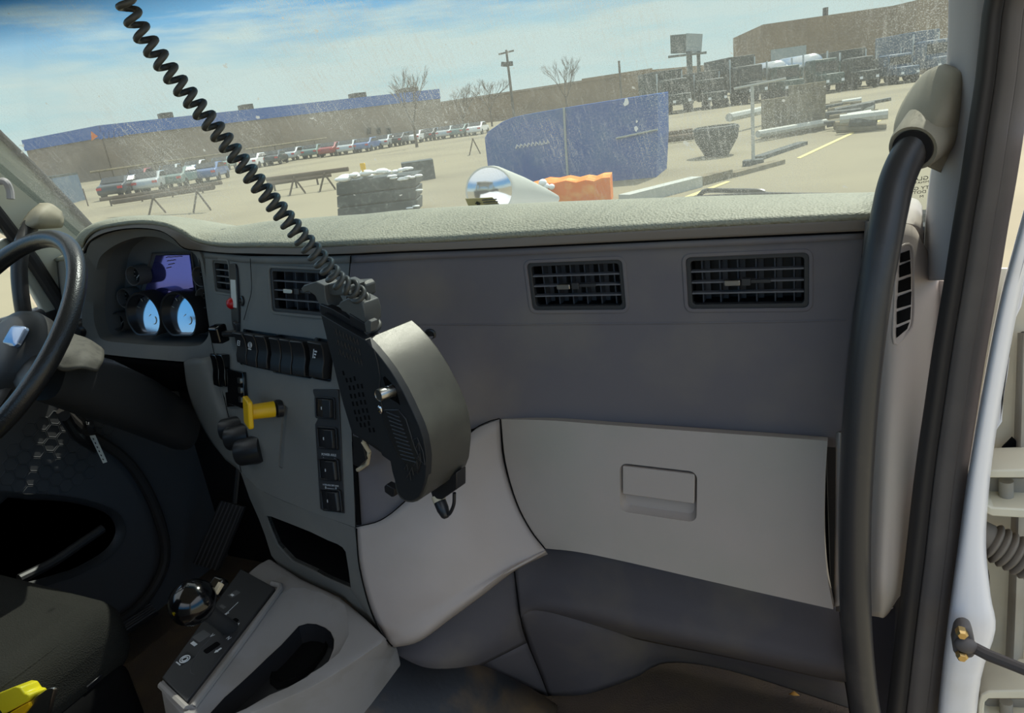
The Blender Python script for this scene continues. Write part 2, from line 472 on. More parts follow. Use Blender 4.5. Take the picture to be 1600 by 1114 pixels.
Dv = [c.lerp(b, .45) + V(0, 0, .004) for c, b in zip(Cv, Bv)]
pad = patch('top_pad', [Pv, Mv, Cv, Dv, Bv], 'pad', dash, n=4, k=5, solid=.008)
fas = patch('pad_fascia', [Pv, [a.lerp(b, .5) + V(0, -.003, 0) for a, b in zip(Pv, Lv)], Lv, [q + V(0, .05, .002) for q in Lv]], 'fascia', dash, n=4, k=3, solid=.004)
fas['label'] = 'smooth lower lip of the padded top'
# --- passenger side upper panel (dark)
pp = patch('passenger_panel', [
    [(548,400,.952),(620,396,.972),(700,393,.992),(800,389,1.0),(1000,379,1.0),(1200,371,1.0),(1350,363,1.0)],
    [(544,452,.94),(618,450,.962),(700,448,.99),(800,446,1.0),(1000,441,1.0),(1200,436,1.0),(1343,430,1.0)],
    [(540,505,.93),(615,506,.95),(700,506,.985),(800,506,1.0),(1000,505,1.0),(1200,503,1.0),(1335,500,1.0)],
    [(545,640,.885),(612,635,.895),(695,610,.945),(785,585,.995),(1000,585,1.0),(1200,590,1.0),(1328,595,1.0)],
    [(556,828,.822),(606,812,.842),(672,748,.897),(757,663,.975),(1000,680,1.0),(1200,692,1.0),(1318,700,1.0)]],
    'panel_dark', dash, n=6, k=5)
PPS = Surf(pp)
# trim strip along the top of the panel, standing slightly proud
strip = patch('trim_strip', [
    [(549,398,.948),(620,394,.968),(700,391,.988),(800,387,.996),(1000,377.5,.996),(1200,369,.996),(1350,361.5,.996)],
    [(549,411,.946),(620,407,.966),(700,403,.986),(800,399,.994),(1000,389.5,.994),(1200,381,.994),(1349,373,.994)]],
    'panel_dark', dash, n=6, k=2, solid=.004)
# --- centre panel facing the driver
cp = patch('center_panel', [
    [(309,394,1.08),(352,399,1.03),(392,402,.98),(470,402,.965),(547,400,.951)],
    [(317,440,1.07),(355,448,1.02),(393,452,.97),(470,455,.955),(543,456,.94)],
    [(324,495,1.055),(358,502,1.005),(393,506,.955),(470,510,.945),(540,514,.928)],
    [(340,590,1.0),(365,600,.96),(393,605,.92),(470,622,.90),(548,645,.882)],
    [(375,737,.905),(392,752,.892),(412,768,.88),(480,797,.852),(555,824,.820)]],
    'panel_mid', dash, n=6, k=6)
CPS = Surf(cp)
# groove line below the pad on the centre panel
cstrip = patch('center_trim_strip', [
    [(310,392.5,1.076),(352,397,1.026),(392,400,.976),(470,400,.961),(547,398,.947)],
    [(312,402,1.074),(353,407,1.024),(392,411,.974),(470,412,.959),(546,411,.945)]], 'panel_mid', dash, n=5, k=2, solid=.004)
# --- light console side sweeping to the glove box
cs = patch('console_side', [
    [(557,824,.818),(594,814,.830),(630,787,.852),(684,733,.90),(735,677,.95),(781,655,.982)],
    [(558,848,.812),(602,845,.822),(652,828,.845),(712,790,.89),(754,758,.94),(787,722,.976)],
    [(562,890,.80),(612,885,.81),(668,868,.835),(725,843,.88),(772,820,.93),(811,792,.968)],
    [(577,945,.79),(627,935,.80),(682,918,.825),(738,893,.87),(792,868,.925),(848,853,.962)],
    [(596,985,.785),(633,972,.795),(692,943,.825),(742,913,.865),(797,884,.92),(851,859,.963)],
    [(613,1009,.782),(652,998,.79),(702,962,.825),(752,925,.865),(802,887,.92),(853,862,.965)],
    [(616,1012,.83),(656,1002,.84),(706,966,.875),(756,929,.915),(806,891,.97),(856,866,1.01)]],
    'panel_light_dimmed', dash, n=5, k=4)
# dark gap line between console side and pocket rim
# --- rim round the storage pocket
outer = [(375,735,.905),(392,751,.892),(412,769,.88),(445,784,.866),(485,799,.85),(520,812,.835),(554,825,.820),(557,850,.812),(561,885,.80),(575,944,.79),(592,984,.785),(612,1010,.782),(603,1003,.80),(582,984,.81),(551,945,.835),(530,931,.845),(479,909,.865),(438,886,.885),(424,868,.895),(414,836,.90),(405,812,.902),(390,778,.905)]
inner = [(415,807,.885),(418,806,.88),(424,807,.878),(445,815,.866),(485,831,.848),(512,844,.836),(527,850,.829),(535,855,.824),(540,862,.82),(545,893,.817),(548,917,.815),(548,920,.815),(547,920,.815),(545,919.5,.815),(520,909,.83),(505,902,.835),(493,895,.84),(456,877.5,.865),(440,860,.875),(433,852,.88),(425,833,.883),(419,818,.885)]
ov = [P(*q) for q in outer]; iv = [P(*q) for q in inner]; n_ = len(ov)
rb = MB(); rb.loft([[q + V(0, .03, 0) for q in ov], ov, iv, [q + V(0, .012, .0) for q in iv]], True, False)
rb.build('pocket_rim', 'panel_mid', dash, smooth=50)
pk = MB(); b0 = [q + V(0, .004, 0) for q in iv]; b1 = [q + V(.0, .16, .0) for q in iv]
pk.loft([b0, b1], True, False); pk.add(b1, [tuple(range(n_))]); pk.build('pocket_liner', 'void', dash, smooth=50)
# --- knee panel left of the centre panel
kp = patch('knee_panel', [
    [(287,566,1.06),(296,561,1.03),(312,560,1.01),(332,556,1.02)],
    [(292,603,1.05),(303,602,1.015),(325,600,.99),(346,600,1.0)],
    [(304,642,1.03),(318,645,.99),(340,648,.955),(357,650,.955)],
    [(326,684,1.0),(342,690,.955),(356,692,.925),(367,694,.925)],
    [(352,718,.95),(362,726,.925),(370,732,.91),(377,738,.905)]], 'panel_mid', dash, n=4, k=4)
# --- end panel on the passenger side, outboard of the grab handle
ep = patch('end_panel', [
    [(1352,346,.985),(1385,348,.95),(1425,352,.965),(1441,378,.99)],
    [(1345,420,.99),(1385,425,.925),(1425,435,.935),(1470,438,.985)],
    [(1330,560,.98),(1385,565,.90),(1425,570,.915),(1458,572,.965)],
    [(1318,700,.98),(1375,705,.885),(1415,712,.90),(1448,715,.955)],
    [(1309,850,.98),(1368,856,.875),(1402,860,.89),(1432,862,.945)],
    [(1306,905,.985),(1366,915,.875),(1396,925,.89),(1420,915,.945)],
    [(1306,955,1.0),(1366,963,.90),(1385,962,.905),(1408,925,.96)]], 'panel_light', dash, n=5, k=4)
EPS = Surf(ep)
# pad corner piece at the passenger end
pc = patch('pad_corner', [
    [(1384,309.2,1.12),(1410,308,1.12),(1432,311,1.12),(1441,322,1.12)],
    [(1384,342.5,.985),(1405,342,.985),(1430,345,.99),(1442,352,1.0)],
    [(1384,360,.992),(1405,357,.985),(1430,366,.985),(1443,382,.995)]], 'panel_light', dash, n=4, k=4)
# --- lower kick panels
lk = patch('lower_panel', [
    [(800,868,1.03),(850,852,1.06),(900,858,1.06),(1000,880,1.06),(1150,912,1.06),(1310,945,1.06)],
    [(806,912,1.02),(840,905,1.035),(900,912,1.04),(1000,932,1.04),(1150,965,1.04),(1316,1000,1.04)],
    [(812,958,1.01),(836,948,1.01),(900,957,1.01),(1000,983,1.01),(1150,1017,1.01),(1326,1056,1.01)],
    [(814,966,1.02),(842,958,1.05),(900,975,1.08),(1000,1000,1.13),(1150,1030,1.16),(1330,1070,1.16)]], 'kick', dash, n=5, k=4)
tp = patch('toe_panel', [
    [(812,955,1.01),(838,950,1.02),(870,952,1.03),(920,960,1.06),(1000,985,1.11),(1150,1018,1.15),(1330,1058,1.15)],
    [(824,1000,1.035),(860,990,1.03),(905,985,1.04),(960,990,1.08),(1030,1010,1.17),(1150,1032,1.19),(1332,1078,1.19)],
    [(845,1055,1.075),(885,1050,1.07),(930,1040,1.08),(985,1030,1.12),(1040,1024,1.20),(1145,1042,1.23),(1334,1098,1.22)],
    [(857,1087,1.105),(895,1087,1.105),(930,1081,1.105),(990,1060,1.16),(1042,1036,1.26),(1140,1048,1.26),(1336,1110,1.25)]], 'kick', dash, n=5, k=4)
# tunnel side panel, left of the vertical seam
ts = patch('tunnel_panel', [
    [(600,990,.88),(650,985,.90),(700,950,.93),(750,912,.98),(801,872,1.03)],
    [(605,1005,.87),(655,1005,.885),(705,990,.92),(760,960,.97),(808,925,1.02)],
    [(612,1022,.86),(660,1030,.87),(708,1030,.905),(765,1010,.96),(815,975,1.015)],
    [(617,1031,.86),(660,1046,.87),(700,1053,.90),(740,1045,.95),(824,1004,1.03)]], 'kick', dash, n=5, k=4)
ts2 = patch('tunnel_foot_panel', [
    [(700,1046,.93),(741,1036,.98),(785,1022,1.0),(822,1000,1.03)],
    [(715,1052,.98),(755,1055,1.0),(800,1050,1.03),(843,1050,1.07)],
    [(735,1046,1.06),(775,1061,1.065),(815,1075,1.085),(857,1088,1.105)]], 'kick', dash, n=5, k=4)

# dark shut lines between the panels
def shut(pts, r=.0008, name='shut_line'):
    MB().tube(spline([P(*q) for q in pts], 4), r, 6).build(name, 'void', dash)
MB().tube(spline([q + V(0, -.001, -.001) for q in Lv], 3), .0014, 6).build('shut_line', 'void', dash)
shut([(548,400,.945),(546,425,.941),(543,455,.935),(540,500,.926),(541,560,.905),(548,645,.880),(555,760,.840),(556,824,.817)])
shut([(391,404,.970),(393,452,.966),(387,478,.962),(381,500,.962)], .0006)
shut([(557,826,.816),(558,849,.810),(562,888,.798),(576,944,.788),(593,985,.783),(613,1010,.780)], .0012)
shut([(557,823,.814),(594,813,.826),(630,786,.848),(684,732,.896),(735,676,.946),(760,660,.967),(781,654,.978)], .0009)
shut([(782,655,.973),(789,722,.967),(807,785,.960),(829,828,.955),(852,858,.952)], .0012)
shut([(801,872,1.022),(808,925,1.012),(815,975,1.007),(824,1004,1.022),(843,1050,1.062),(857,1087,1.098)], .0010)
shut([(310,398,1.072),(317,440,1.062),(324,495,1.047),(333,545,1.02),(345,600,.992),(357,650,.948),(367,694,.918),(377,738,.898)], .0008)
shut([(553.5,690,.868),(556,740,.850),(559,790,.831),(561,820,.820)], .0042)
# ================================================================== fittings on the dashboard
# --- glove box
GB = thing('glove_box', 'large light grey glove box with an inset pull handle, under the passenger air vents', 'glove box', (-.27, .95, .6))
door = patch('door', [
    [(781,655,.980),(860,657,.976),(950,664,.976),(1100,675,.976),(1200,682,.976),(1293,689,.976)],
    [(789,722,.972),(865,722,.963),(955,728,.963),(1100,741,.963),(1200,749,.963),(1289,757,.963)],
    [(806,785,.965),(875,785,.955),(960,792,.953),(1100,808,.952),(1200,820,.951),(1288,830,.95)],
    [(828,828,.96),(890,830,.950),(965,838,.946),(1100,861,.943),(1200,880,.941),(1292,895,.939)],
    [(852,857,.957),(900,862,.945),(970,876,.940),(1100,906,.936),(1200,929,.934),(1302,952,.932)]], 'panel_light', GB, n=6, k=6, solid=.022)
GS = Surf(door)
hf = GS.frame((963,722), (1087,738), (1091,816), (974,800))
h2 = GS.frame((970,727), (1083,742), (1087,787), (975,773))
# scooped pocket behind the handle
pk_ = MB().loft([rloop(hf, hf.w, hf.h, .012, .03), rloop(hf, hf.w, hf.h, .012, -.002), rloop(hf, hf.w - .012, hf.h - .014, .01, -.014)])
cut(door, pk_)
hb = MB().rbox(Fr(h2.o - h2.n * .006, h2.u, h2.v), h2.w, h2.h, -.006, .006, .12)
hb.build('handle', 'panel_light', GB, bevel=.0015)
GBb = MB()
q = [P(800,670,1.0), P(1290,696,1.0), P(1298,940,.96), P(862,850,.975)]
GBb.prism(q, V(0, .03, 0)); GBb.build('bin', 'void', GB)
# light edge strip between the glove box and the grab handle
es = patch('glove_edge_strip', [[(1306,676,.985),(1312,676,.97),(1322,676,.985)], [(1305,800,.975),(1312,800,.955),(1324,800,.975)], [(1303,900,.965),(1312,900,.945),(1326,900,.97)], [(1302,948,.955),(1312,945,.945),(1328,942,.97)]], 'panel_light', dash, n=3, k=5)

# --- air vents
def air_vent(surf, panel, corners, label, nv, knob=None, holes=True, depth=.05, group='dashboard air vents'):
    f = surf.frame(*corners); W, H = f.w, f.h
    if holes: cut(panel, MB().loft([rloop(f, W + .004, H + .004, .008, .04), rloop(f, W + .004, H + .004, .008, -.05)]))
    t = thing('air_vent', label, 'air vent', f.o, group)
    ring(f, W + .013, H + .013, .012, W + .002, H + .002, .007, -.004, .0016).build('surround', MT['panel_dark'] if panel is not cp else MT['panel_mid'], t, bevel=.001)
    ring(f, W + .003, H + .003, .008, W - .010, H - .010, .005, -.012, -.001).build('bezel', 'black_tex', t, bevel=.001)
    hb = MB(); a = rloop(f, W, H, .008, -.010); b = rloop(f, W - .004, H - .004, .008, -depth)
    hb.loft([a, b], True, False); hb.add(b, [tuple(range(len(b)))]); hb.build('duct', 'gauge_face', t, fixn=False)
    s = MB()
    for i in range(1, 4):
        y = -H / 2 + .005 + (H - .010) * i / 4
        s.box(-W / 2 + .004, W / 2 - .004, y - .0011, y + .0011, -.014, -.003, f)
    s.build('slats', 'vent', t, smooth=0)
    v = MB()
    for i in range(nv):
        x = -W / 2 + .006 + (W - .012) * (i + .5) / nv
        v.box(x - .0009, x + .0009, -H / 2 + .004, H / 2 - .004, -.036, -.016, f)
        v.box(x - .0009, x + .008, -H / 2 + .004, H / 2 - .004, -.036, -.0345, f)
    v.build('vanes', 'vane', t, smooth=0)
    if knob is not None:
        k = MB(); kx = knob * W
        k.rbox(Fr(f(kx, 0, 0), f.u, f.v), .022, .008, -.004, .006, .5); k.build('tab', 'steel', t, bevel=.001)
        k2 = MB(); k2.rbox(Fr(f(kx + .018, 0, 0), f.u, f.v), .012, .010, -.006, .002, .3); k2.box(kx + .022, kx + .05, -.0025, .0025, -.006, -.001, f)
        k2.build('tab_stem', 'black_tex', t, bevel=.0006)
    return t
air_vent(PPS, pp, ((828,412),(974,407),(974,482),(829,484)), 'black louvred air vent left of the other passenger vent, silver tab in its middle', 6, -.12)
air_vent(PPS, pp, ((1074,404),(1263,395),(1262,480),(1075,481)), 'wide black louvred air vent at the passenger end, nearest the grab handle', 6, -.11)
air_vent(CPS, cp, ((423,420),(520,424),(518,494),(424,485)), 'black louvred air vent on the centre panel, partly behind the black radio handset clips', 5, -.18)
air_vent(CPS, cp, ((335,409),(360,411),(357,456),(334,452)), 'small narrow black air vent beside the instrument cluster', 3, None)

# --- rocker switches
def rocker_mesh(f, w, h, d=.013):
    prof = [(-h / 2, 0), (-h / 2, d * .75), (-h * .25, d * .85), (0, d * .8), (h * .3, d), (h / 2 - .002, d * 1.25), (h / 2, d * 1.1), (h / 2, 0)]
    return MB().prism([f(-w / 2, y, z) for y, z in prof], f.u * w)
def icon(f, kind, parent, s=.006):
    b = MB()
    if kind == 'cab':
        for (x, y, w_, h_) in ((0, .8, 1.6, .25), (0, -.8, 1.6, .25), (-.8, 0, .25, 1.8), (.8, 0, .25, 1.8), (0, 0, .9, .22)):
            b.box((x - w_ / 2) * s, (x + w_ / 2) * s, (y - h_ / 2) * s, (y + h_ / 2) * s, 0, .0004, f)
    elif kind == 'dial':
        for r in (1.0, .5):
            pts = [f(math.cos(a * .3142) * r * s, math.sin(a * .3142) * r * s, .0003) for a in range(20)]
            b.tube(pts, .0006, 5, closed=True)
        b.box(-.9 * s, .9 * s, -1.6 * s, -1.3 * s, 0, .0004, f)
    elif kind == 'bars':
        for k in range(3): b.box(-.3 * s, .3 * s + k * .25 * s, (k - 1.3) * s, (k - .8) * s, 0, .0004, f)
        b.box(-.9 * s, -.6 * s, -1.4 * s, 1.6 * s, 0, .0004, f)
    return b.build('symbol', 'mark', parent, smooth=0)
RG = 'black rocker switches on the centre panel'
def rockers(tops, bots, labels, icons, recess):
    rf = CPS.frame(*recess)
    cut(cp, MB().loft([rloop(rf, rf.w, rf.h, .005, .03), rloop(rf, rf.w, rf.h, .005, -.02)]))
    hb = MB(); a = rloop(rf, rf.w + .002, rf.h + .002, .005, .001); b = rloop(rf, rf.w, rf.h, .005, -.012)
    hb.loft([a, b], True, False); hb.add(b, [tuple(range(len(b)))]); hb.build('switch_recess', 'black_tex', dash, fixn=False)
    for i in range(len(labels)):
        tl, tr, bl, br = tops[i], tops[i + 1], bots[i], bots[i + 1]
        f = CPS.frame(tl, tr, br, bl); w_, h_ = f.w * .93, f.h * .97
        g = Fr(f.o - f.n * .006, f.u, f.v)
        t = thing('rocker_switch', labels[i], 'switch', f.o, RG)
        rocker_mesh(g, w_, h_, .027).build('rocker', 'black_gloss' if icons[i] == 'x' else 'black', t, bevel=.002, bseg=3)
        if icons[i] in ('cab', 'dial', 'bars'):
            icon(Fr(g(0, h_ * .16, .0272), g.u, g.v), icons[i], t, .0052)
rockers([(378,519),(393,521),(408,523),(427,525)], [(385,565),(402,570),(418,575),(431,577)],
        ['black rocker switch with a small white vehicle symbol, leftmost of its row', 'black rocker switch with a white round dial symbol, second in its row', 'plain black rocker switch beside the one with the dial symbol'],
        ['cab', 'dial', ''], ((374,516),(429,522),(433,580),(384,567)))
rockers([(429,527),(446,529),(464,531),(486,534)], [(437,579),(453,583),(470,587),(491,589)],
        ['plain black rocker switch, left of the middle bank of three', 'plain black rocker switch, middle of the middle bank of three', 'plain black rocker switch, right of the middle bank of three'],
        ['', '', ''], ((426,523),(487,530),(493,592),(434,581)))
rockers([(491,532),(514,536)], [(497,588),(521,594)], ['black rocker switch with a white bar symbol, half behind the radio handset holder'], ['bars'], ((487,528),(516,532),(523,597),(494,591)))

# --- column of four axle / power switches
strip_f = CPS.frame((491,606), (530,610), (540,801), (501,796))
sp_ = MB().rbox(strip_f, strip_f.w, strip_f.h, -.003, .0025, .08); sp_.build('switch_strip', 'black_tex', dash, bevel=.0008)
LB = ['black rocker switch at the top of the switch strip by the radio handset holder', 'second black rocker switch down the switch strip', 'black rocker switch under the white POWER AXLE lettering', 'black rocker switch at the bottom of the strip, under the axle lock lettering']
for i, (cx, cy) in enumerate(((510,637),(513.5,684),(516.5,733),(520,781))):
    f = CPS.frame((cx-15,cy-19), (cx+16,cy-16), (cx+17,cy+18), (cx-14,cy+16))
    t = thing('axle_switch', LB[i], 'switch', f.o, 'rocker switches on the narrow strip')
    ring(f, f.w, f.h, .004, f.w - .006, f.h - .006, .003, .002, .006).build('frame', 'black', t, bevel=.0008)
    w_, h_ = f.w - .007, f.h - .007
    prof = [(-w_ / 2, .001), (-w_ / 2, .004), (-.05 * w_, .010), (.05 * w_, .013), (w_ / 2 - .002, .012), (w_ / 2, .009), (w_ / 2, .001)]
    MB().prism([f(x, -h_ / 2, z) for x, z in prof], f.v * h_).build('rocker', 'black', t, bevel=.001)
    MB().rbox(Fr(f(-.002, 0, .0105), f.u, f.v), .0022, .005, 0, .0008, .4).build('indicator', 'mark', t)
f = CPS.frame((497,705), (534,708), (535,719), (498,716)); g = Fr(f.o + f.n * .0026, f.u, f.v)
text('lettering', 'POWER AXLE', Fr(g(0, .002), g.u, g.v), .0062, 'mark', dash)
for sx in (-1, 1):
    b = MB(); b.add([g(sx * .0145 + x * .0022, -.006 + y * .0026, .0002) for x, y in ((0, 1.4), (1, .2), (.4, .2), (.4, -1), (-.4, -1), (-.4, .2), (-1, .2))], [tuple(range(6, -1, -1))])
    b.build('arrow_mark', 'mark', dash, smooth=0)
f = CPS.frame((500,753), (537,757), (538,768), (501,764)); g = Fr(f.o + f.n * .0026, f.u, f.v)
text('lettering', 'INTER-AXLE DIFF LOCK', Fr(g(0, .003), g.u, g.v), .0041, 'mark', dash)
b = MB()
for sx in (-1, 1):
    b.rbox(Fr(g(sx * .014, -.0035), g.u, g.v), .0034, .0034, 0, .0003, .1)
    b.tube([g(sx * .014 + .0012 * math.cos(a), -.0015 + .002 * math.sin(a), .0002) for a in [math.pi * i / 6 for i in range(7)]], .0004, 5)
b.box(-.010, .010, -.0032, -.0024, 0, .0003, g)
b.build('lock_marks', 'mark', dash, smooth=0)

# --- yellow push-pull brake knob
base, bn = CPS(437, 638)
tip = P(391, 644, base.y - .042)
ax = (tip - base).normalized()
kf = Fr(base, ax.cross(V(0, 0, 1)), V(0, 0, 1)); kf = Fr(base, kf.u, ax.cross(kf.u) * 1)
if kf.n.dot(ax) < 0: kf = Fr(base, -kf.u, kf.v)
Lk = (tip - base).length
K = thing('brake_knob', 'bright yellow push-pull parking brake knob on the centre panel', 'knob', base)
MB().lathe([(.0148, .010), (.0142, Lk * .55), (.0138, Lk - .002), (.0132, Lk)], kf, 24).build('stem', 'yellow', K, smooth=50)
kp_f = Fr(tip, kf.u, kf.v)
MB().rbox(kp_f, .046, .052, -.001, .008, .25).build('plate', 'yellow', K, bevel=.002)
MB().lathe([(.0165, -.004), (.0165, .006), (.010, .008), (.010, .014)], kf, 24).build('collar', 'black', K)
# recess channel below the knob
gf = CPS.frame((430,627), (446,629), (452,744), (440,732))
cut(cp, MB().loft([rloop(gf, gf.w * .7, gf.h, .005, .03), rloop(gf, gf.w * .5, gf.h - .01, .004, -.004)]))
# --- three round heater knobs in a row low on the left edge
KL = ['black round heater knob, lowest and largest in view of three', 'black round heater knob, middle of the row of three', 'black round heater knob, uppermost of the row of three']
for i, (bx, by, tx, ty, rr) in enumerate(((398,703,373,708,.0275), (379,682,356,686,.0255), (368,669,347,672,.024))):
    bb, nn_ = CPS(min(bx, 392), by)
    bb = P(bx, by, bb.y - .002); tt = P(tx, ty, bb.y - .012)
    a_ = (tt - bb); L3 = max(a_.length, .02); a_.normalize()
    uu = a_.cross(V(0, 0, 1)).normalized(); kf3 = Fr(bb, uu, a_.cross(uu)); 
    if kf3.n.dot(a_) < 0: kf3 = Fr(bb, -uu, kf3.v)
    t = thing('heater_knob', KL[i], 'knob', bb, 'heater control knobs')
    MB().lathe([(rr * 1.02, -.02), (rr * 1.02, .0), (rr, .004), (rr * .93, L3 - .003), (rr * .86, L3)], kf3, 28).build('knob', 'black', t, smooth=40)
    mk = MB()
    for k in range(7):
        an = math.radians(20 + 55 * k); mk.box(-.001, .001, rr * .6, rr * .78, L3, L3 + .0006, Fr(kf3.o, kf3.u * math.cos(an) + kf3.v * math.sin(an), kf3.v * math.cos(an) - kf3.u * math.sin(an)))
    mk.build('marks', 'mark', t, smooth=0)
# --- lever switch standing out beside the cluster
o1, n1 = CPS(372, 521)
LV = thing('lever_switch', 'glossy black lever switch standing out beside the instrument cluster', 'switch', o1)
e1 = P(341, 522, o1.y - .012)
MB().tube([o1 - (e1 - o1) * .1, o1.lerp(e1, .4), e1], [.008, .0065, .008], 12).build('stalk', 'black', LV)
hf2 = Fr(e1, V(1, 0, 0), V(0, 0, 1))
MB().rbox(hf2, .026, .036, -.014, .012, .3, .85).build('paddle', 'black_gloss', LV, bevel=.003)
MB().rbox(Fr(o1, n1.cross(V(0, 0, 1)), V(0, 0, 1)), .024, .05, -.004, .008, .4).build('plate', 'black', LV, bevel=.002)
# --- two glossy rockers and the radio face on the left edge
for i, (x0, lab) in enumerate(((338, 'narrow glossy black rocker under the lever switch, nearest the cluster'), (348, 'narrow glossy black rocker under the lever switch, nearest the radio'))):
    f = CPS.frame((x0,552), (x0 + 9,554), (x0 + 14,604), (x0 + 6,601))
    t = thing('door_lock_switch', lab, 'switch', f.o, 'narrow glossy rockers')
    rocker_mesh(f, f.w, f.h, .014).build('rocker', 'black_gloss', t, bevel=.002)
f = CPS.frame((360,566), (386,592), (388,628), (363,640))
R_ = thing('radio', 'glossy black radio face on the edge of the centre panel', 'radio', f.o)
MB().rbox(f, f.w, f.h, -.003, .008, .06).build('face', 'black_gloss', R_, bevel=.001)
bt = MB()
for i in range(3): bt.rbox(Fr(f(f.w * .34, f.h * (.26 - .26 * i), .008), f.u, f.v), f.w * .16, f.h * .15, 0, .003, .3)
bt.build('buttons', 'steel', R_)
f = CPS.frame((356,612), (377,610), (379,634), (358,636))
t = tag(MB().rbox(f, f.w, f.h, -.002, .005, .1).build('cigar_lighter', 'black_gloss', None, bevel=.001), 'small black socket cover just above the heater knobs', 'socket')
# --- oval indicator plate with the red button
f = CPS.frame((363,412), (373,413), (373,508), (364,506))
IP = thing('indicator_plate', 'tall oval black plate with a white label and a red lens', 'indicator', f.o)
MB().rbox(f, f.w * 1.2, f.h, -.002, .004, .48).build('plate', 'black', IP, bevel=.001)
MB().rbox(Fr(f(.002, .002, .004), f.u, f.v), f.w * .8, f.h * .45, 0, .001, .1).build('label', 'label_white', IP)
c0, n0 = CPS(366.5, 474); fr0 = Fr(c0 + n0 * .005, f.u, f.v)
MB().lathe([(.011, -.003), (.011, .004), (.007, .009), (.001, .010)], fr0, 20).build('lens', 'red', IP, smooth=60)
c0, n0 = CPS(379, 470)
tag(MB().lathe([(.010, -.002), (.010, .003), (.006, .004), (.005, .001)], Fr(c0, f.u, f.v), 20).build('round_socket', 'black', None), 'small round black socket right of the red lens', 'socket')
# --- small round plug on the passenger panel, ledge line
c0, n0 = PPS(672, 523)
tag(MB().lathe([(.010, -.002), (.010, .002), (.007, .003), (.006, .001)], Fr(c0, n0.cross(V(0, 0, 1)) * -1, V(0, 0, 1)), 20).build('round_socket', 'black', None), 'small round black plug on the dash panel, half behind the handset holder', 'socket')
MB().tube(spline([PPS(x, y)[0] for x, y in ((640,507),(700,507.5),(800,507),(1000,505.5),(1200,503),(1322,500))], 4), .0014, 6).build('panel_ledge', 'panel_dark', dash)
# ================================================================== radio handset holder and coiled cord
HD = thing('handset_holder', 'bulky black radio handset holder with a curved side, clamped to the centre panel', 'handset holder', P(600, 640, .80))
ho = P(568, 528, .76); hn = V(-.25, -.97, 0).normalized()
def HP(px, py, d=0): return PP(px, py, ho - hn * d, hn)
Lh = .092
arc = [(569,529),(584,543),(599,560),(611,576),(620,590),(631,608),(641,628),(650,646),(658,665),(664,683),(667,700),(669,715),(669,728),(668,745),(667,758),(663,770),(658,779),(651,784),(644,786),(637,785.5),(632,784),(625,779),(620,772),(617,762),(616,751),(612,737),(609,721),(597,712),(592,700),(588,660),(580,610),(573,570)]
MB().prism([HP(*q) for q in arc], -hn * Lh).build('body', 'housing', HD, bevel=.0025, smooth=30)
# black face plate set just proud of the body
face = [(501,491),(570,531),(583,545),(597,562),(609,578),(618,592),(629,611),(638,629),(647,648),(655,666),(661,684),(664,700),(666,715),(666,728),(665,745),(663,757),(659,768),(655,776),(648,781),(643,783),(637,782.5),(632,781),(626,776),(622,770),(619,761),(617,750),(613,737),(610,721),(597,712),(592,700),(577,692),(562,684),(550,677),(546,663),(536,630),(527,595),(513,540)]
MB().prism([HP(*q, -.004) for q in face], -hn * .012).build('face_plate', 'housing_face', HD, bevel=.001, smooth=20)
MB().prism([HP(*q, .008) for q in ((503,493),(569,531),(597,565),(600,640),(597,708),(550,676),(536,630),(527,595))], -hn * .03).build('back_plate', 'black', HD)
# speaker slots
sl = MB(); ff = Fr(HP(560, 610, -.004), V(.97, -.25, 0), V(0, 0, 1))
for (x0, y0, n) in ((536,583,1),(541,594,3),(546,606,4),(548,619,4),(551,631,4),(554,644,4),(557,655,4),(563,664,3),(577,672,2)):
    for k in range(n):
        x, y = x0 + k * 6.3, y0 - k * 1.2 + (k % 2)
        sl.prism([HP(x - 1.6, y - 3.4, -.0043), HP(x + 1, y - 3.6, -.0043), HP(x + 2.6, y + 3.4, -.0043), HP(x, y + 3.6, -.0043)], -hn * .003)
so_ = sl.build('speaker_slots', 'void', HD, smooth=0)
# raised grip with ribs
grip = [(600,640),(622,640),(634,655),(648,700),(658,722),(652,740),(640,735),(622,712),(606,680),(598,655)]
MB().prism([HP(*q, -.006) for q in grip], -hn * .004).build('grip_panel', 'black', HD, bevel=.001)
rb_ = MB()
for k in range(12):
    a = (604 + k * 2.2, 644 + k * 6.6); c = (624 + k * 2.4, 652 + k * 6.4)
    rb_.tube([HP(*a, -.0065), HP(*c, -.0065)], .0011, 6)
rb_.build('grip_ribs', 'black_tex', HD)
# raised outline of the lower badge
bd = MB(); bd.tube([HP(*q, -.0055) for q in ((643,688),(652,684),(661,706),(664,726),(655,718),(645,712))], .0007, 6, closed=True)
bd.build('badge_outline', 'black_tex', HD)
bw = MB()
for (x, y) in ((632,733),(640,738),(647,728),(636,746),(652,716),(650,700)):
    bw.tube([HP(x, y, -.0055), HP(x + 4, y - 8, -.0065), HP(x + 6, y + 4, -.0055)], .0009, 6)
bw.build('molded_marks', 'black_tex', HD)
ring_w = MB(); ring_w.tube([HP(*q, -.0045) for q in ((585,548),(590,565),(594,590),(592,610),(598,640),(612,650))], .0008, 6); ring_w.build('face_seam', 'black_tex', HD)
# embossed writing area at the top
em = MB()
for r in range(3):
    for k in range(7):
        x, y = 523 + k * 5.5 + r * 3, 518 + k * 2.6 + r * 16
        em.tube([HP(x, y + 4, -.0042), HP(x + 2, y - 4, -.0047), HP(x + 4, y + 5, -.0042)], .0006, 5)
em.build('embossing', 'black_tex', HD)
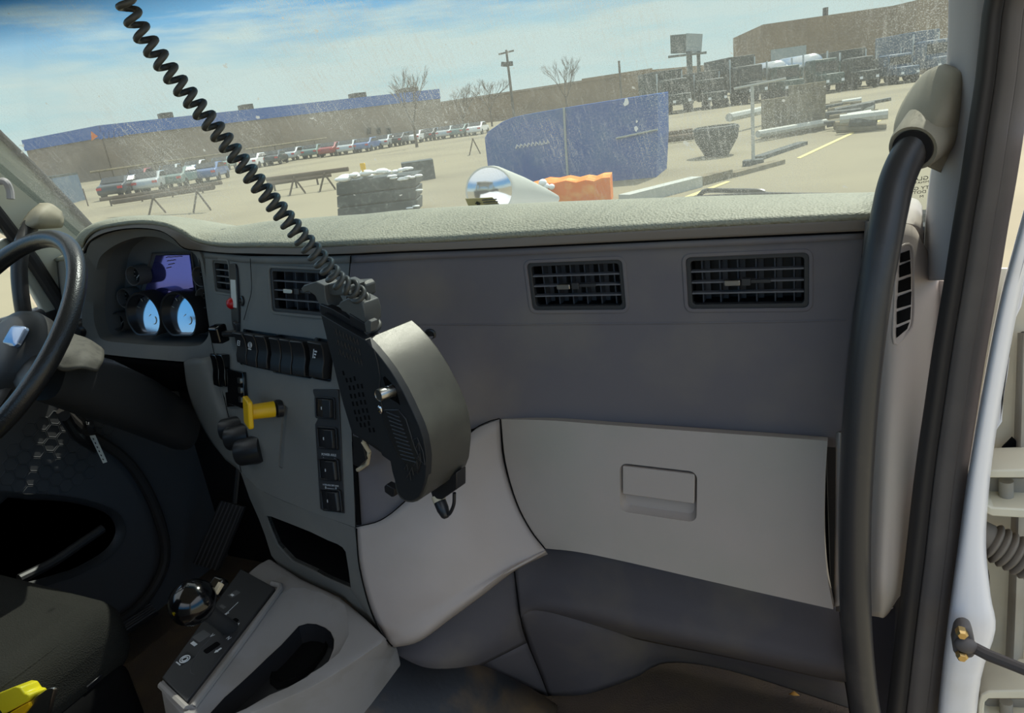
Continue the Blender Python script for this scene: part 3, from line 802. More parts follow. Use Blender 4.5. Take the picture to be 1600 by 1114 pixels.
# metal volume knob on its triangular plate
MB().prism([HP(*q, -.0045) for q in ((598,590),(601,588),(618,606),(625,633),(620,629),(608,622))], -hn * .003).build('knob_plate', 'black_gloss', HD)
k0, k1 = HP(616, 609, -.004), HP(591, 618, -.028)
k0 = HP(614, 610, -.003)
kd = (k1 - k0).normalized(); uu = kd.cross(V(0, 0, 1)).normalized(); kf4 = Fr(k0, uu, kd.cross(uu))
if kf4.n.dot(kd) < 0: kf4 = Fr(k0, -uu, kf4.v)
LL = (k1 - k0).length
MB().lathe([(.0085, 0), (.0085, LL * .3), (.0078, LL * .32), (.0078, LL * .36), (.0090, LL * .38), (.0090, LL * .93), (.0080, LL), (.0078, LL - .001), (.001, LL - .001)], kf4, 24).build('volume_knob', 'steel', HD, smooth=40)
MB().ell(HP(594, 640, -.006), .004, .0025, .007).build('clip_tip', 'chrome', HD)
# top clips
MB().prism([HP(*q, .012) for q in ((470,451),(474,446),(493,440),(506,446),(509,470),(515,482),(500,478),(492,462),(482,455),(474,458))], -hn * .028).build('upper_clip', 'clip', HD, bevel=.0015)
MB().prism([HP(*q, .008) for q in ((499,475),(518,482),(566,510),(572,524),(565,527),(502,495))], -hn * .012).build('rail', 'black', HD, bevel=.001)
MB().prism([HP(*q, .006) for q in ((529,476),(531,472),(543,466),(553,467),(566,474),(570,488),(571,506),(556,500),(546,494),(540,488),(534,486))], -hn * .03).build('lower_clip', 'clip', HD, bevel=.0015)
MB().prism([HP(*q, .05) for q in ((540,443),(550,441),(566,440),(571,446),(572,462),(562,470),(546,462))], -hn * .02).build('rear_clip', 'clip', HD, bevel=.002)
MB().prism([HP(*q, .02) for q in ((504,446),(530,440),(546,448),(540,462),(520,462),(508,456))], -hn * .03).build('clip_bridge', 'clip', HD, bevel=.0015)
MB().prism([HP(*q, .004) for q in ((545,490),(571,506),(572,520),(548,508))], -hn * .01).build('clip_stop', 'black', HD, bevel=.001)
MB().prism([HP(*q, .0) for q in ((569,505),(575,500),(580,503),(580,518),(572,520))], -hn * .012).build('metal_stop', 'clip', HD, bevel=.001)
# bracket to the panel
br = MB(); pts = [HP(567, 690, .03), HP(577, 706, .035), HP(574, 724, .04), HP(560, 734, .05), HP(556, 733, .07)]
for a, b2 in zip(pts, pts[1:]): br.tube([a, b2], .0035, 8)
br.tube([HP(580, 680, .02), HP(570, 688, .03)], .004, 8); br.build('bracket', 'beige', HD)
MB().prism([HP(*q, .03) for q in ((551,680),(564,684),(572,718),(560,730),(552,726))], -hn * .012).build('bracket_plate', 'black', HD, bevel=.001)
MB().prism([HP(*q, .004) for q in ((600,760),(603,757),(616,764),(616,776),(612,777),(601,769))], -hn * .012).build('lower_hook', 'black', HD, bevel=.001)
# plug and short lead at the bottom
MB().prism([HP(*q, .060) for q in ((684,756),(713,738),(713,765),(690,781),(676,779),(672,766))], -hn * .022).build('socket', 'black', HD, bevel=.0015)
pf0, pf1 = HP(685, 778, .068), HP(697, 808, .060); pd_ = (pf1 - pf0).normalized()
uu = pd_.cross(V(0, 1, 0)).normalized(); pf = Fr(pf0, uu, pd_.cross(uu))
if pf.n.dot(pd_) < 0: pf = Fr(pf0, -uu, pf.v)
PL = (pf1 - pf0).length
PG = MB().lathe([(.0095, .004), (.0100, .008), (.0098, PL * .6), (.007, PL * .95), (.004, PL * 1.05)], pf, 20).build('plug', 'black', HD, smooth=50)
MB().lathe([(.0104, -.004), (.0104, .006)], pf, 20).build('ring', 'beige', PG)
MB().tube(spline([HP(696, 806, .062), HP(703, 802, .062), HP(709, 788, .064), HP(710, 770, .066)], 6), .0028, 10).build('lead', 'black', HD)

# coiled cord
cpts = [(178,-70,.600),(205,22,.615),(262,108,.635),(330,193,.66),(400,283,.685),(458,355,.71),(505,410,.735),(530,440,.75),(552,452,.765),(566,470,.78),(574,488,.79),(584,512,.80)]
cq = [P(*q) for q in cpts]
cdir = (cq[0] - cq[1]).normalized(); ext = (1.795 - cq[0].z) / cdir.z
cq = [cq[0] + cdir * ext, cq[0] + cdir * ext * .5] + cq
cc = spline(cq, 24)
# arc length
acc = [0.0]
for a, b in zip(cc, cc[1:]): acc.append(acc[-1] + (b - a).length)
iC = 9 * 24
turn = 0; coil = []
fr_x = None
S = 0
def at_len(s):
    import bisect
    i = min(max(bisect.bisect_right(acc, s) - 1, 0), len(cc) - 2); q = (s - acc[i]) / max(acc[i + 1] - acc[i], 1e-9)
    return cc[i].lerp(cc[i + 1], q), (cc[i + 1] - cc[i]).normalized()
s = 0.0; ph = 0.0; TOT = acc[-1]; sK = acc[iC]
while s < TOT:
    p_, t_ = at_len(s)
    if fr_x is None: fr_x = t_.cross(V(0, 1, 0)).normalized()
    fr_x = (fr_x - t_ * fr_x.dot(t_)).normalized(); y_ = t_.cross(fr_x)
    g_ = s / TOT
    R = .0086 + .0014 * min(1, max(0, s - ext) / (sK - ext))
    coil.append(p_ + fr_x * (R * math.cos(ph)) + y_ * (R * math.sin(ph)))
    pitch = .0160 - .0036 * min(1, max(0, ((s - ext) / (sK - ext) - .2) / .8))
    st = 20
    s += pitch / st; ph += 2 * math.pi / st
CC = MB().tube(coil, .0036, 10).build('coiled_cord', 'cord', None, smooth=80)
tag(CC, 'black coiled handset cord hanging down across the windshield into the holder clips', 'cord')
tag(MB().lathe([(.02, -.012), (.022, 0), (.012, .006)], Fr(coil[0], (1, 0, 0), (0, 1, 0)), 20).build('cord_mount', 'black', None), 'round black mount on the cab ceiling holding the top of the coiled cord', 'mount')
# ================================================================== instrument cluster
cl_in = [(146,491),(151,516),(161,531),(196,536),(251,540),(302,541),(319,534),(327,516),(324,481),(317,436),(309,405),(299,393),(284,388),(259,375),(241,370),(214,371),(186,380),(163,395),(153,410),(148,443)]
cl_out = [(128,495),(132,528),(146,549),(195,557),(250,562),(297,565),(326,558),(337,541),(332,495),(323,440),(314,398),(304,389),(290,383),(266,369),(243,357),(212,354),(184,360),(156,370),(137,387),(131,437)]
def cy(px, d=0): return 1.035 + (px - 131) / 200 * .03 + d
IC = thing('instrument_cluster', 'dark instrument cluster with two large dials under the curved hood behind the steering wheel', 'instrument cluster', P(235, 470, 1.1))
o_ = spline([P(x, y, cy(x)) for x, y in cl_out], 4, True); i_ = spline([P(x, y, cy(x, .012)) for x, y in cl_in], 4, True)
kk = len(o_)
MB().loft([[q + V(0, .05, 0) for q in o_], o_, i_, [q + V(0, .03, 0) for q in i_]], True, False).build('surround', 'panel_mid', IC, smooth=50)
b0 = [q + V(0, .028, 0) for q in i_]; b1 = [q + V(-.003, .085, 0) for q in i_]
cb = MB().loft([b0, b1], True, False); cb.add(b1, [tuple(range(kk))]); cb.build('backing', 'cluster_back', IC, smooth=50)
lens = mat('gauge_lens', (196, 208, 226), .1, metal=.9); MT['lens'] = lens
def gauge(px, py, R, Y, d, big):
    c = P(px, py, Y)
    f = Fr(c, V(1, .03, 0), V(0, .10, 1))
    fl_ = .82 if big else None
    g = MB().lathe([(R * 1.06, -d - .012), (R * 1.06, -.001), (R * 1.03, .002), (R * .96, .001), (R * .9, -d)], f, 36, fl_)
    g.f = [q for q in g.f if len(q) == 4]
    b = g.build('gauge_bezel', 'black' if big else 'bezel', IC, smooth=40)
    fd = Fr(f.o, f.u, f.v * .98 - f.n * .16) if big else f
    MB().lathe([(R * .92, -d + .0005), (R * .92, -d + .0015)], fd if not big else Fr(f.o + f.n * .002, fd.u, fd.v), 36, fl_).build('gauge_dial', 'lens' if big else 'gauge_face', b, smooth=0)
    m = MB()
    for k in range(9):
        a = math.radians(-40 + 32.5 * k); m.box(R * .70, R * .84, -.0006, .0006, -d + .0016, -d + .0022, Fr(f.o, f.u * math.cos(a) + f.v * math.sin(a), f.v * math.cos(a) - f.u * math.sin(a)))
    a = math.radians(215); g2 = Fr(f.o, f.u * math.cos(a) + f.v * math.sin(a), f.v * math.cos(a) - f.u * math.sin(a))
    m.box(0, R * .6, -.0008, .0008, -d + .003, -d + .004, g2)
    m.build('gauge_marks', 'mark' if not big else 'label_white', b, smooth=0)
    if big: MB().tube([fd(.010 + .007 * math.cos(t_), -.010 + .009 * math.sin(t_), -d + .004) for t_ in [math.radians(-100 + 20 * k) for k in range(9)]], .0011, 5).build('pointer', 'label_white', b)
gauge(224, 494, .053, 1.075, .024, True)
gauge(279, 494, .053, 1.08, .024, True)
for (x, y) in ((184,503), (194,466), (208,431)): gauge(x, y, .022, 1.10, .02, False)
for (x, y) in ((317,506), (318,466), (313,432)): gauge(x, y, .022, 1.11, .02, False)
so2 = P(265, 425, 1.135)
q = [PP(x, y, so2, V(0, -1, .12).normalized()) for x, y in ((243,399), (296,398), (305,470), (222,468))]
MB().prism(q, V(0, .006, 0)).build('display', 'screen', IC, bevel=.001)
fr_q = [PP(x, y, so2 - V(0, .003, 0), V(0, -1, .12).normalized()) for x, y in ((238,396), (299,395), (309,472), (214,470))]
fm = MB(); fm.tube(fr_q, .0022, 6, closed=True); fm.build('display_frame', 'bezel', IC)
tx = MB()
for r, (x0, x1) in enumerate(((259,284), (261,274), (263,272), (260,267))):
    y = 402.5 + r * 5.6
    tx.tube([PP(x0 + (x1 - x0) * k / 6, y - .3 * k, so2 - V(0, .001, 0), V(0, -1, .12).normalized()) + V(0, 0, .0012 * (k % 2)) for k in range(7)], .0008, 4)
defm('dim_text', (120, 96, 80), .6)
tx.build('display_text', 'dim_text', IC)
# dash end left of the cluster, with its narrow vent and a rotary knob
de = patch('dash_end', [[(80,408,1.16),(100,402,1.08),(122,399,1.05),(133,398,1.05)], [(80,455,1.16),(102,455,1.08),(122,455,1.05),(133,455,1.05)], [(88,520,1.16),(108,525,1.08),(128,530,1.05),(140,540,1.05)]], 'panel_mid', dash, n=4, k=4, solid=.01)
dt = patch('dash_end_top', [[(80,398,1.26),(95,392,1.26),(118,388,1.24),(134,388,1.2)], [(76,407,1.15),(98,402,1.075),(122,398,1.045),(134,397,1.045)]], 'pad', dash, n=4, k=3, solid=.008)
DES = Surf(de)
air_vent(DES, de, ((126,420),(134,420),(135,463),(127,464)), 'narrow black air vent at the driver end of the dashboard, behind the steering wheel rim', 2, None, holes=False, depth=.008)
ck, nk = P(131, 512, 1.05), V(-.1, -1, .1).normalized()
kfr = Fr(ck, V(1, -.1, 0), V(0, 0, 1))
tag(MB().lathe([(.024, -.02), (.024, .012), (.020, .020), (.018, .021)], kfr, 24).build('headlamp_knob', 'black', None), 'round black light knob just right of the steering wheel rim', 'knob')
# black sheet painting the shade of the open underside below the cluster
us = patch('underside_shade_sheet', [[(150,556,1.05),(200,562,1.05),(250,566,1.06),(296,570,1.07)], [(160,580,1.10),(205,585,1.10),(250,588,1.10),(294,590,1.11)], [(165,600,1.22),(210,606,1.22),(252,610,1.22),(296,612,1.22)]], 'void', dash, n=3, k=3)

# ================================================================== steering wheel and column
SW = V(-1.4125, .7208, .9665); tl_, yw_ = .7787, -.1234
sn = V(math.sin(yw_) * math.cos(tl_), -math.cos(yw_) * math.cos(tl_), math.sin(tl_))
su = V(0, 0, 1).cross(sn).normalized(); sv = sn.cross(su)
sf = Fr(SW, su, sv)
WH = thing('steering_wheel', 'large black leather-grained steering wheel at the driver side', 'steering wheel', SW)
MB().tube([sf(.225 * math.cos(a), .225 * math.sin(a)) for a in [2 * math.pi * k / 72 for k in range(72)]], .0168, 16, closed=True).build('rim', 'wheel', WH, smooth=80)
hubp = [(.004, -.004), (.05, -.008), (.078, -.020), (.088, -.040), (.086, -.065), (.07, -.085)]
MB().lathe(list(reversed(hubp)), sf, 32).build('hub', 'black_tex', WH, smooth=60)
for a0 in (-20, 200, 250, 290):
    a = math.radians(a0); r_ = lambda r, h, off: sf(r * math.cos(a) - off * math.sin(a), r * math.sin(a) + off * math.cos(a), h)
    rings = []
    for (r, h, w_, t_) in ((.07, -.045, .036, .012), (.12, -.036, .028, .010), (.18, -.012, .022, .009), (.218, 0, .020, .010)):
        rings.append([r_(r, h + t_ * math.sin(k * math.pi / 5), w_ * math.cos(k * math.pi / 5)) for k in range(10)])
    MB().loft(rings).build('spoke', 'black_tex', WH, smooth=60)
defm('emblem', (150, 165, 190), .18, metal=.6)
MB().rbox(Fr(sf(.047, .024, -.012), su, sv), .055, .04, -.004, .006, .4, .8).build('button_pad', 'emblem', WH, bevel=.002)
SCo = thing('steering_column', 'black steering column shroud running down from the wheel to the dash', 'steering column', SW - sn * .2)
rings = []
for (px, py, Y, ra, rb2) in ((70,585,.78,.060,.050), (105,592,.83,.066,.058), (150,606,.89,.070,.064), (215,632,.98,.070,.062), (285,668,1.10,.060,.055)):
    c = P(px, py, Y); f = Fr(c, V(1, 0, 0), V(0, .55, .83))
    rings.append([f(ra * (abs(math.cos(a)) ** .7) * math.copysign(1, math.cos(a)), rb2 * (abs(math.sin(a)) ** .7) * math.copysign(1, math.sin(a))) for a in [2 * math.pi * k / 32 for k in range(32)]])
MB().loft(rings).build('shroud', 'black_tex', SCo, smooth=60)
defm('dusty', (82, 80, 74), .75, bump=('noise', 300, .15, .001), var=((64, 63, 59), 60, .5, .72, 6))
scv = patch('shroud_sunlit_top', [[(12,512,.86),(45,504,.86),(80,506,.86),(115,521,.865),(138,529,.87),(163,545,.885)], [(15,522,.80),(48,515,.80),(78,522,.80),(105,545,.80),(135,553,.815),(162,562,.84)], [(18,535,.765),(52,530,.765),(74,545,.765),(93,577,.765),(124,574,.785),(153,580,.815)]], 'dusty', SCo, n=5, k=5, solid=.006)  # dust grey, with the sunlit patch put into its outline and paler tone
scv['label'] = 'dusty grey top of the column shroud, shaped and paled as its sunlit part'
tk = MB(); tk.tube(spline([P(150,700,.96), P(120,680,.90), P(100,650,.85)], 5), .012, 10); tk.build('tilt_bracket', 'black', SCo)
# key with a white tag in the column
KY = thing('key_ring', 'ignition key with a narrow white paper tag hanging under the steering column', 'key', P(148, 668, .93))
MB().rbox(Fr(P(143, 671, .93), V(1, 0, 0), V(0, 0, 1)), .02, .018, -.003, .003, .4).build('key_head', 'black', KY)
MB().tube([P(135,659,.93), P(136,663,.925), P(139,664,.925), P(139,660,.93)], .0012, 6).build('ring', 'steel', KY)
qv = [P(140,681,.928), P(148,680,.928), P(167,722,.926), P(161,724,.926)]
tgk = MB().prism(qv, V(0, .0012, 0)).build('tag', 'label_white', KY)
wr = MB()
for k in range(6):
    c = qv[0].lerp(qv[3], .12 + k * .15).lerp(qv[1].lerp(qv[2], .12 + k * .15), .5); wr.box(-.002, .002, -.0022, .0018, 0, .0004, Fr(c - V(0, .0004, 0), V(1, 0, -.4), V(.4, 0, 1)))
wr.build('tag_writing', 'black', tgk)

# ================================================================== driver seat and buckle
ST = thing('driver_seat', 'dark grey cloth driver seat, its front corner caught by sunlight', 'seat', (-1.42, .3, 0))
def cushion(x0, x1, y0, y1, z0, z1, m, name, r=.05):
    b = MB().box(x0, x1, y0, y1, z0, z1); return b.build(name, m, ST, bevel=r, bseg=5, smooth=80)
cushion(-1.68, -1.165, .08, .66, .36, .515, 'seat', 'cushion', .06)
pip = spline([V(-1.19, .1, .495), V(-1.187, .35, .496), V(-1.189, .56, .496), V(-1.21, .625, .495), V(-1.30, .638, .496), V(-1.64, .638, .496)], 8)
MB().tube(pip, .004, 8).build('piping', 'seat', ST)
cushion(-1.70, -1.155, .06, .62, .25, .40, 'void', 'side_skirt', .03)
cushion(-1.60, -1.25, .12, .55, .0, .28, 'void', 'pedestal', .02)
cushion(-1.68, -1.165, -.10, .12, .46, 1.22, 'seat', 'backrest', .06)
MB().prism([P(150,1050,.57), P(160,1054,.57), P(158,1075,.57), P(153,1072,.57)], V(0, -.03, 0)).build('adjust_lever', 'black', ST, bevel=.002)
BK = thing('seatbelt_buckle', 'yellow-topped seat belt buckle with a clear latch plate, at the lower left corner', 'buckle', P(30, 1100, .43))
def Q(x, y, d=0): return P(x, y, .42 + d)
MB().prism([Q(-40,1100), Q(0,1082), Q(22,1073), Q(30,1074), Q(37,1084), Q(43,1085), Q(46,1090), Q(42,1097), Q(0,1119), Q(-40,1140)], V(0, .025, -.01)).build('button', 'yellow_bright', BK, bevel=.003, bseg=3)
MB().prism([Q(-40,1144), Q(0,1122), Q(44,1097), Q(46,1104), Q(30,1124), Q(-30,1150)], V(0, .022, -.01)).build('button_base', 'yellow', BK, bevel=.002)
MB().prism([Q(44,1098,.004), Q(58,1086,.004), Q(74,1076,.004), Q(82,1075,.004), Q(84,1079,.004), Q(80,1092,.004), Q(74,1120,.004), Q(30,1122,.004)], V(0, .006, -.003)).build('latch_plate', 'steel', BK, bevel=.0015)

# ================================================================== floor console with the shift lever
FC = thing('floor_console', 'grey floor console with a cup tray beside the shift plate', 'console', PZ(450, 1010, 0))
zt = .452
top = [PZ(x, y, zt) for x, y in ((389,893),(404,881),(421,872),(470,904),(530,932),(570,966),(600,995),(597,1005),(580,1016),(550,1036),(515,1058),(479,1077),(430,1098),(385,1116),(325,1146),(285,1120),(254,1085),(250,1066))]
sil = [PZ(x, y, .33) for x, y in ((400,930),(412,915),(430,900),(480,930),(540,960),(590,990),(612,1006),(622,1012),(612,1026),(596,1048),(574,1078),(546,1114),(520,1145),(470,1190),(360,1210),(300,1175),(262,1130),(258,1110))]
bot = [V(q.x, q.y, .0) for q in sil]
fcm = MB().loft([bot, sil, top], True, True).build('body', 'console', FC, smooth=30, bevel=.006)
tray = [(464,967),(478,963),(492,964),(505,969),(514,976),(519,988),(518,1002),(508,1026),(496,1043),(479,1058),(450,1074),(421,1086),(385,1107),(330,1130),(322,1105),(346,1079),(370,1058),(392,1038),(415,1016),(436,997),(452,980)]
tv = [PZ(x, y, zt) for x, y in tray]
cut(fcm, MB().prism([q + V(0, 0, .05) for q in tv], V(0, 0, -.11)))
ctr = sum(tv, V(0, 0, 0)) / len(tv)
def around(poly, c, n=48):
    r = []
    for k in range(n):
        a = 2 * math.pi * k / n; d = V(math.cos(a), math.sin(a), 0); best = 0
        for p0, p1 in zip(poly, poly[1:] + poly[:1]):
            e_ = p1 - p0; den = d.x * e_.y - d.y * e_.x
            if abs(den) < 1e-9: continue
            w_ = p0 - c; t_ = (w_.x * e_.y - w_.y * e_.x) / den; s_ = (w_.x * d.y - w_.y * d.x) / den
            if t_ > 0 and -1e-6 <= s_ <= 1 + 1e-6: best = max(best, t_)
        r.append(V(c.x + d.x * best, c.y + d.y * best, c.z))
    return r
basin = [PZ(x, y, zt) for x, y in ((441,922),(466,916),(505,927),(538,943),(544,966),(545,992),(530,1020),(500,1044),(455,1069),(410,1090),(350,1124),(296,1140),(306,1106),(345,1056),(395,990))]
ba, bt_ = around(basin, ctr), around(tv, ctr)
bo_ = [q.lerp(p_, .12) for q, p_ in zip(bt_, ba)]
cut(fcm, MB().loft([[q + V(0, 0, .004) for q in ba], [q.lerp(b2, .0) + V(0, 0, -.001) for q, b2 in zip(ba, bo_)], [q + V(0, 0, -.016) for q in bo_]]))
l1 = [q.lerp(ctr, .012) + V(0, 0, -.0145) for q in tv]; l2 = [q.lerp(ctr, .06) + V(0, 0, -.05) for q in tv]
tm = MB().loft([l1, l2], True, False); tm.add(l2, [tuple(range(len(l2)))]); tm.build('tray', 'black', FC, smooth=50, fixn=False)
cup = [PZ(x, y, zt - .046) for x, y in ((478,978),(495,975),(508,984),(512,998),(504,1020),(488,1042),(462,1062),(436,1070),(426,1062),(425,1046),(438,1020),(458,993))]
cupc = sum(cup, V(0, 0, 0)) / len(cup)
cm = MB().loft([[q.lerp(cupc, -.10) + V(0, 0, -.003) for q in cup], [q + V(0, 0, .004) for q in cup], [q.lerp(cupc, .06) + V(0, 0, -.0) for q in cup], [q.lerp(cupc, .15) + V(0, 0, -.003) for q in cup]], True, False)
cm.add([q.lerp(cupc, .15) + V(0, 0, -.003) for q in cup], [tuple(range(len(cup)))]); cm.build('cup_well', 'void', FC, smooth=60, fixn=False)
# raised edge between shift plate and tray
rg_ = MB().tube([PZ(x, y, zt + .002) for x, y in ((425,912),(437,915),(438,921),(372,1012),(302,1105),(292,1108),(252,1070))], .006, 8)
rg_.build('plate_lip', 'console', FC)
SP = thing('shift_lever', 'gloss black ball shift lever on its dark lettered plate', 'gear lever', PZ(345, 1000, .45))
pl = [PZ(x, y, zt + .006) for x, y in ((376,888),(430,918),(291,1096),(253,1058))]
MB().prism(pl, V(0, 0, -.01)).build('shift_plate', 'mat_plate' if 'mat_plate' in MT else 'black_tex', SP, bevel=.002)
zp = zt + .0062
pu = (pl[1] - pl[0]).normalized(); pvv = V(0, 0, 1).cross(pu)
def pfm(x, y): return Fr(PZ(x, y, zp), pu, pvv)
sb = PZ(362, 984, zt); kc = PZ(301, 941, .565)
kd = (kc - sb).normalized(); uu = kd.cross(V(0, 1, 0)).normalized(); kf5 = Fr(kc, uu, kd.cross(uu))
if kf5.n.dot(kd) < 0: kf5 = Fr(kc, -uu, kf5.v)
MB().lathe([(.014, -(kc - sb).length), (.013, -.06), (.016, -.035), (.02, -.02)], kf5, 20).build('stem', 'black_tex', SP, smooth=60)
Rk = .0365
MB().lathe([(Rk * .35, -Rk * .80), (Rk * .75, -Rk * .66), (Rk * .97, -Rk * .30), (Rk * 1.03, -.002), (Rk * 1.03, .002), (Rk * .95, Rk * .36), (Rk * .8, Rk * .62), (Rk * .55, Rk * .82), (Rk * .25, Rk * .92), (.0005, Rk * .94)], kf5, 40).build('knob', 'black_gloss', SP, smooth=80)
MB().rbox(Fr(PZ(338, 915, .56), kf5.u, kf5.v), .024, .03, -.012, .008, .4, .8).build('button', 'black_gloss', SP, bevel=.003)
MB().rbox(Fr(PZ(341, 919, .568), kf5.u, kf5.v), .008, .018, -.004, .004, .2).build('button_face', 'beige', SP, bevel=.001)
for (x, y, s_, w_) in ((361, 974, 1.0, .012), (331, 1012, 1, .012)):
    MB().rbox(pfm(x, y), .013, .026, 0, .0008, .5).build('slot', 'void', SP)
text('lettering', 'R', pfm(354, 959), .012, 'mark', SP); text('lettering', 'N', pfm(357, 997), .010, 'mark', SP)
text('lettering', 'V', pfm(331, 993), .011, 'mark', SP)
for (x, y, sg) in ((369, 977, 1), (341, 1016, -1)):
    g = pfm(x, y); b = MB()
    b.add([g(a * .0045, c * .005 * sg, .0003) for a, c in ((0, 1.5), (1, .3), (.45, .3), (.45, -1.2), (-.45, -1.2), (-.45, .3), (-1, .3))], [tuple(range(7))]); b.build('arrow_mark', 'mark', SP, smooth=0)
g = pfm(289, 1030); b = MB()
for r in (.008, .0045): b.tube([g(math.cos(a) * r, math.sin(a) * r, .0004) for a in [math.pi * k / 10 for k in range(20)]], .0011, 5, closed=True)
b.box(-.007, .007, -.0125, -.0105, 0, .0005, g); b.build('round_mark', 'mark', SP)
for (x, y, w_, h_, m) in ((315,994,.026,.022,'bezel'), (303,1006,.014,.006,'mark'), (348,948,.016,.006,'bezel'), (366,928,.016,.018,'bezel'), (288,1029,.024,.024,'black')):
    MB().rbox(pfm(x, y), w_, h_, 0, .0004 if m != 'mark' else .0006, .15).build('plate_window', m, SP)
MB().rbox(pfm(363, 930), .008, .004, 0, .0008, .1).build('plate_window', 'mark', SP)
gl_ = MB().tube([PZ(x, y, zp) for x, y in ((372,941),(352,960),(344,972))], .0005, 5); gl_.build('plate_line', 'mark', SP)
gl_ = MB().tube(spline([PZ(x, y, zp) for x, y in ((330,996),(312,1016),(300,1038),(298,1050),(304,1054))], 4), .0004, 5); gl_.build('plate_line', 'bezel', SP)

# ================================================================== driver footwell, door, pedals
defm('firewall', (34, 33, 34), .9, spec=.1, bump=('noise', 90, .3, .003))
struct(MB().box(-1.80, -.5, 1.36, 1.40, -.02, 1.0).build('wall_front', 'firewall'))
struct(MB().box(-.5, .14, 1.36, 1.40, -.02, 1.0).build('wall_front', 'firewall'))
defm('door_panel', (78, 78, 80), .7, spec=.25, bump=('noise', 500, .1, .001))
DR = struct(MB().box(-1.86, -1.80, -.75, 1.40, -.06, .93).build('door_1', 'door_panel', bevel=.01))
XD = -1.80
def D_(x, y, d=0): return PX(x, y, XD + d)
cx_, cy_ = 95, 706
hx = MB()
for r in range(-3, 4):
    for c in range(-5, 6):
        x, y = c * .034 + (r % 2) * .017, r * .0295
        if (x / .16) ** 2 + (y / .095) ** 2 > 1: continue
        ce = D_(cx_, cy_); f = Fr(ce, V(0, -1, 0), V(0, 0, 1))
        hx.tube([f(x + .0175 * math.cos(math.pi / 6 + k * math.pi / 3), y + .0175 * math.sin(math.pi / 6 + k * math.pi / 3), -.001) for k in range(6)], .0015, 4, closed=True)
hx.build('speaker_grille', 'door_panel', DR, smooth=0)
pk_o = [(-20,780),(40,772),(100,775),(150,785),(183,800),(196,820),(195,840),(178,865),(140,890),(90,910),(-20,925)]
pv = spline([D_(x, y, .012) for x, y in pk_o], 3, True)
cc_ = sum(pv, V(0, 0, 0)) / len(pv)
pm = MB().loft([[q + V(-.014, 0, 0) for q in pv], pv, [q.lerp(cc_, .10) + V(-.003, 0, 0) for q in pv], [q.lerp(cc_, .16) + V(-.012, 0, 0) for q in pv]], True, False)
pm.add([q.lerp(cc_, .16) + V(-.012, 0, 0) for q in pv], [tuple(range(len(pv)))]); pm.build('door_pocket', 'black_tex', DR, smooth=60, fixn=False)
MB().tube(spline([D_(x, y, .03) for x, y in ((30,905),(80,880),(125,850),(160,826))], 5), .012, 10).build('armrest', 'black_tex', DR)
sealp = spline([D_(x, y, .03) for x, y in ((96,640),(130,672),(190,712),(222,752),(245,800),(258,850),(254,890),(232,930),(200,962),(150,990))], 5)
tag(MB().tube(sealp, .014, 10).build('door_seal', 'seal_black', None), 'black rubber door seal curving down the driver door opening', 'seal')
# sill plate with ribs
spq = [D_(160,985,.02), D_(232,940,.02), D_(246,955,.10), D_(165,1008,.10)]
SPL = thing('sill_plate', 'ribbed black sill plate at the foot of the driver door', 'sill plate', spq[0])
MB().prism(spq, V(0, 0, -.01)).build('plate', 'black', SPL)
rbm = MB()
for k in range(6):
    a = spq[0].lerp(spq[3], (k + .5) / 6); b_ = spq[1].lerp(spq[2], (k + .5) / 6); rbm.tube([a + V(0, 0, .001), b_ + V(0, 0, .001)], .0025, 6)
rbm.build('ribs', 'bezel', SPL)
# accelerator pedal
def ped(name, label, q, nr):
    t = thing(name, label, 'pedal', q[3]); n_ = (q[1] - q[0]).cross(q[3] - q[0]).normalized()
    if n_.dot(CAM - q[0]) < 0: n_ = -n_
    MB().prism(q, -n_ * .012).build('pad', 'black_tex', t, bevel=.002)
    r = MB()
    for k in range(nr):
        s_ = (k + .7) / (nr + .4); r.tube([q[0].lerp(q[1], s_) + n_ * .001, q[3].lerp(q[2], s_) + n_ * .001], .0022, 6)
    r.build('ribs', 'bezel', t)
    a = (q[0] + q[1]) / 2 - n_ * .012; MB().tube([a, a + V(0, .06, .12)], .008, 8).build('arm', 'black', t)
    return t
ped('accelerator_pedal', 'long ribbed black accelerator pedal in the dark footwell', [P(344,782,1.29), P(381,792,1.29), P(340,892,1.20), P(300,880,1.20)], 6)
# floor mat over the tunnel
mp_ = [[PZ(x, y, z) for x, y, z in r] for r in ([(600,1018,.30),(660,1042,.265),(740,1041,.215),(812,1072,.085),(866,1106,.012)], [(560,1075,.30),(635,1095,.265),(720,1100,.21),(800,1120,.08),(862,1135,.012)], [(500,1170,.30),(590,1180,.265),(690,1190,.20),(790,1190,.07),(855,1190,.012)])]
mb_ = MB().grid([spline(r, 5) for r in mp_])
fm_ = mb_.build('floor_mat', 'mat_floor', None, solid=.012, smooth=60)
tag(fm_, 'dirty blue-black rubber floor mat with rust-brown dirt, right of the floor console', 'floor mat')
defm('orange_leaf', (196, 140, 60), .8)
lf0 = PZ(1240, 1086, .012)
tag(MB().add([lf0 + V(-.010, 0, 0), lf0 + V(0, -.006, .004), lf0 + V(.012, .001, .001), lf0 + V(.001, .006, .005)], [(0, 1, 3), (1, 2, 3)]).build('dry_leaf', 'orange_leaf', None, solid=.0006), 'small dry orange leaf scrap on the passenger floor', 'leaf')
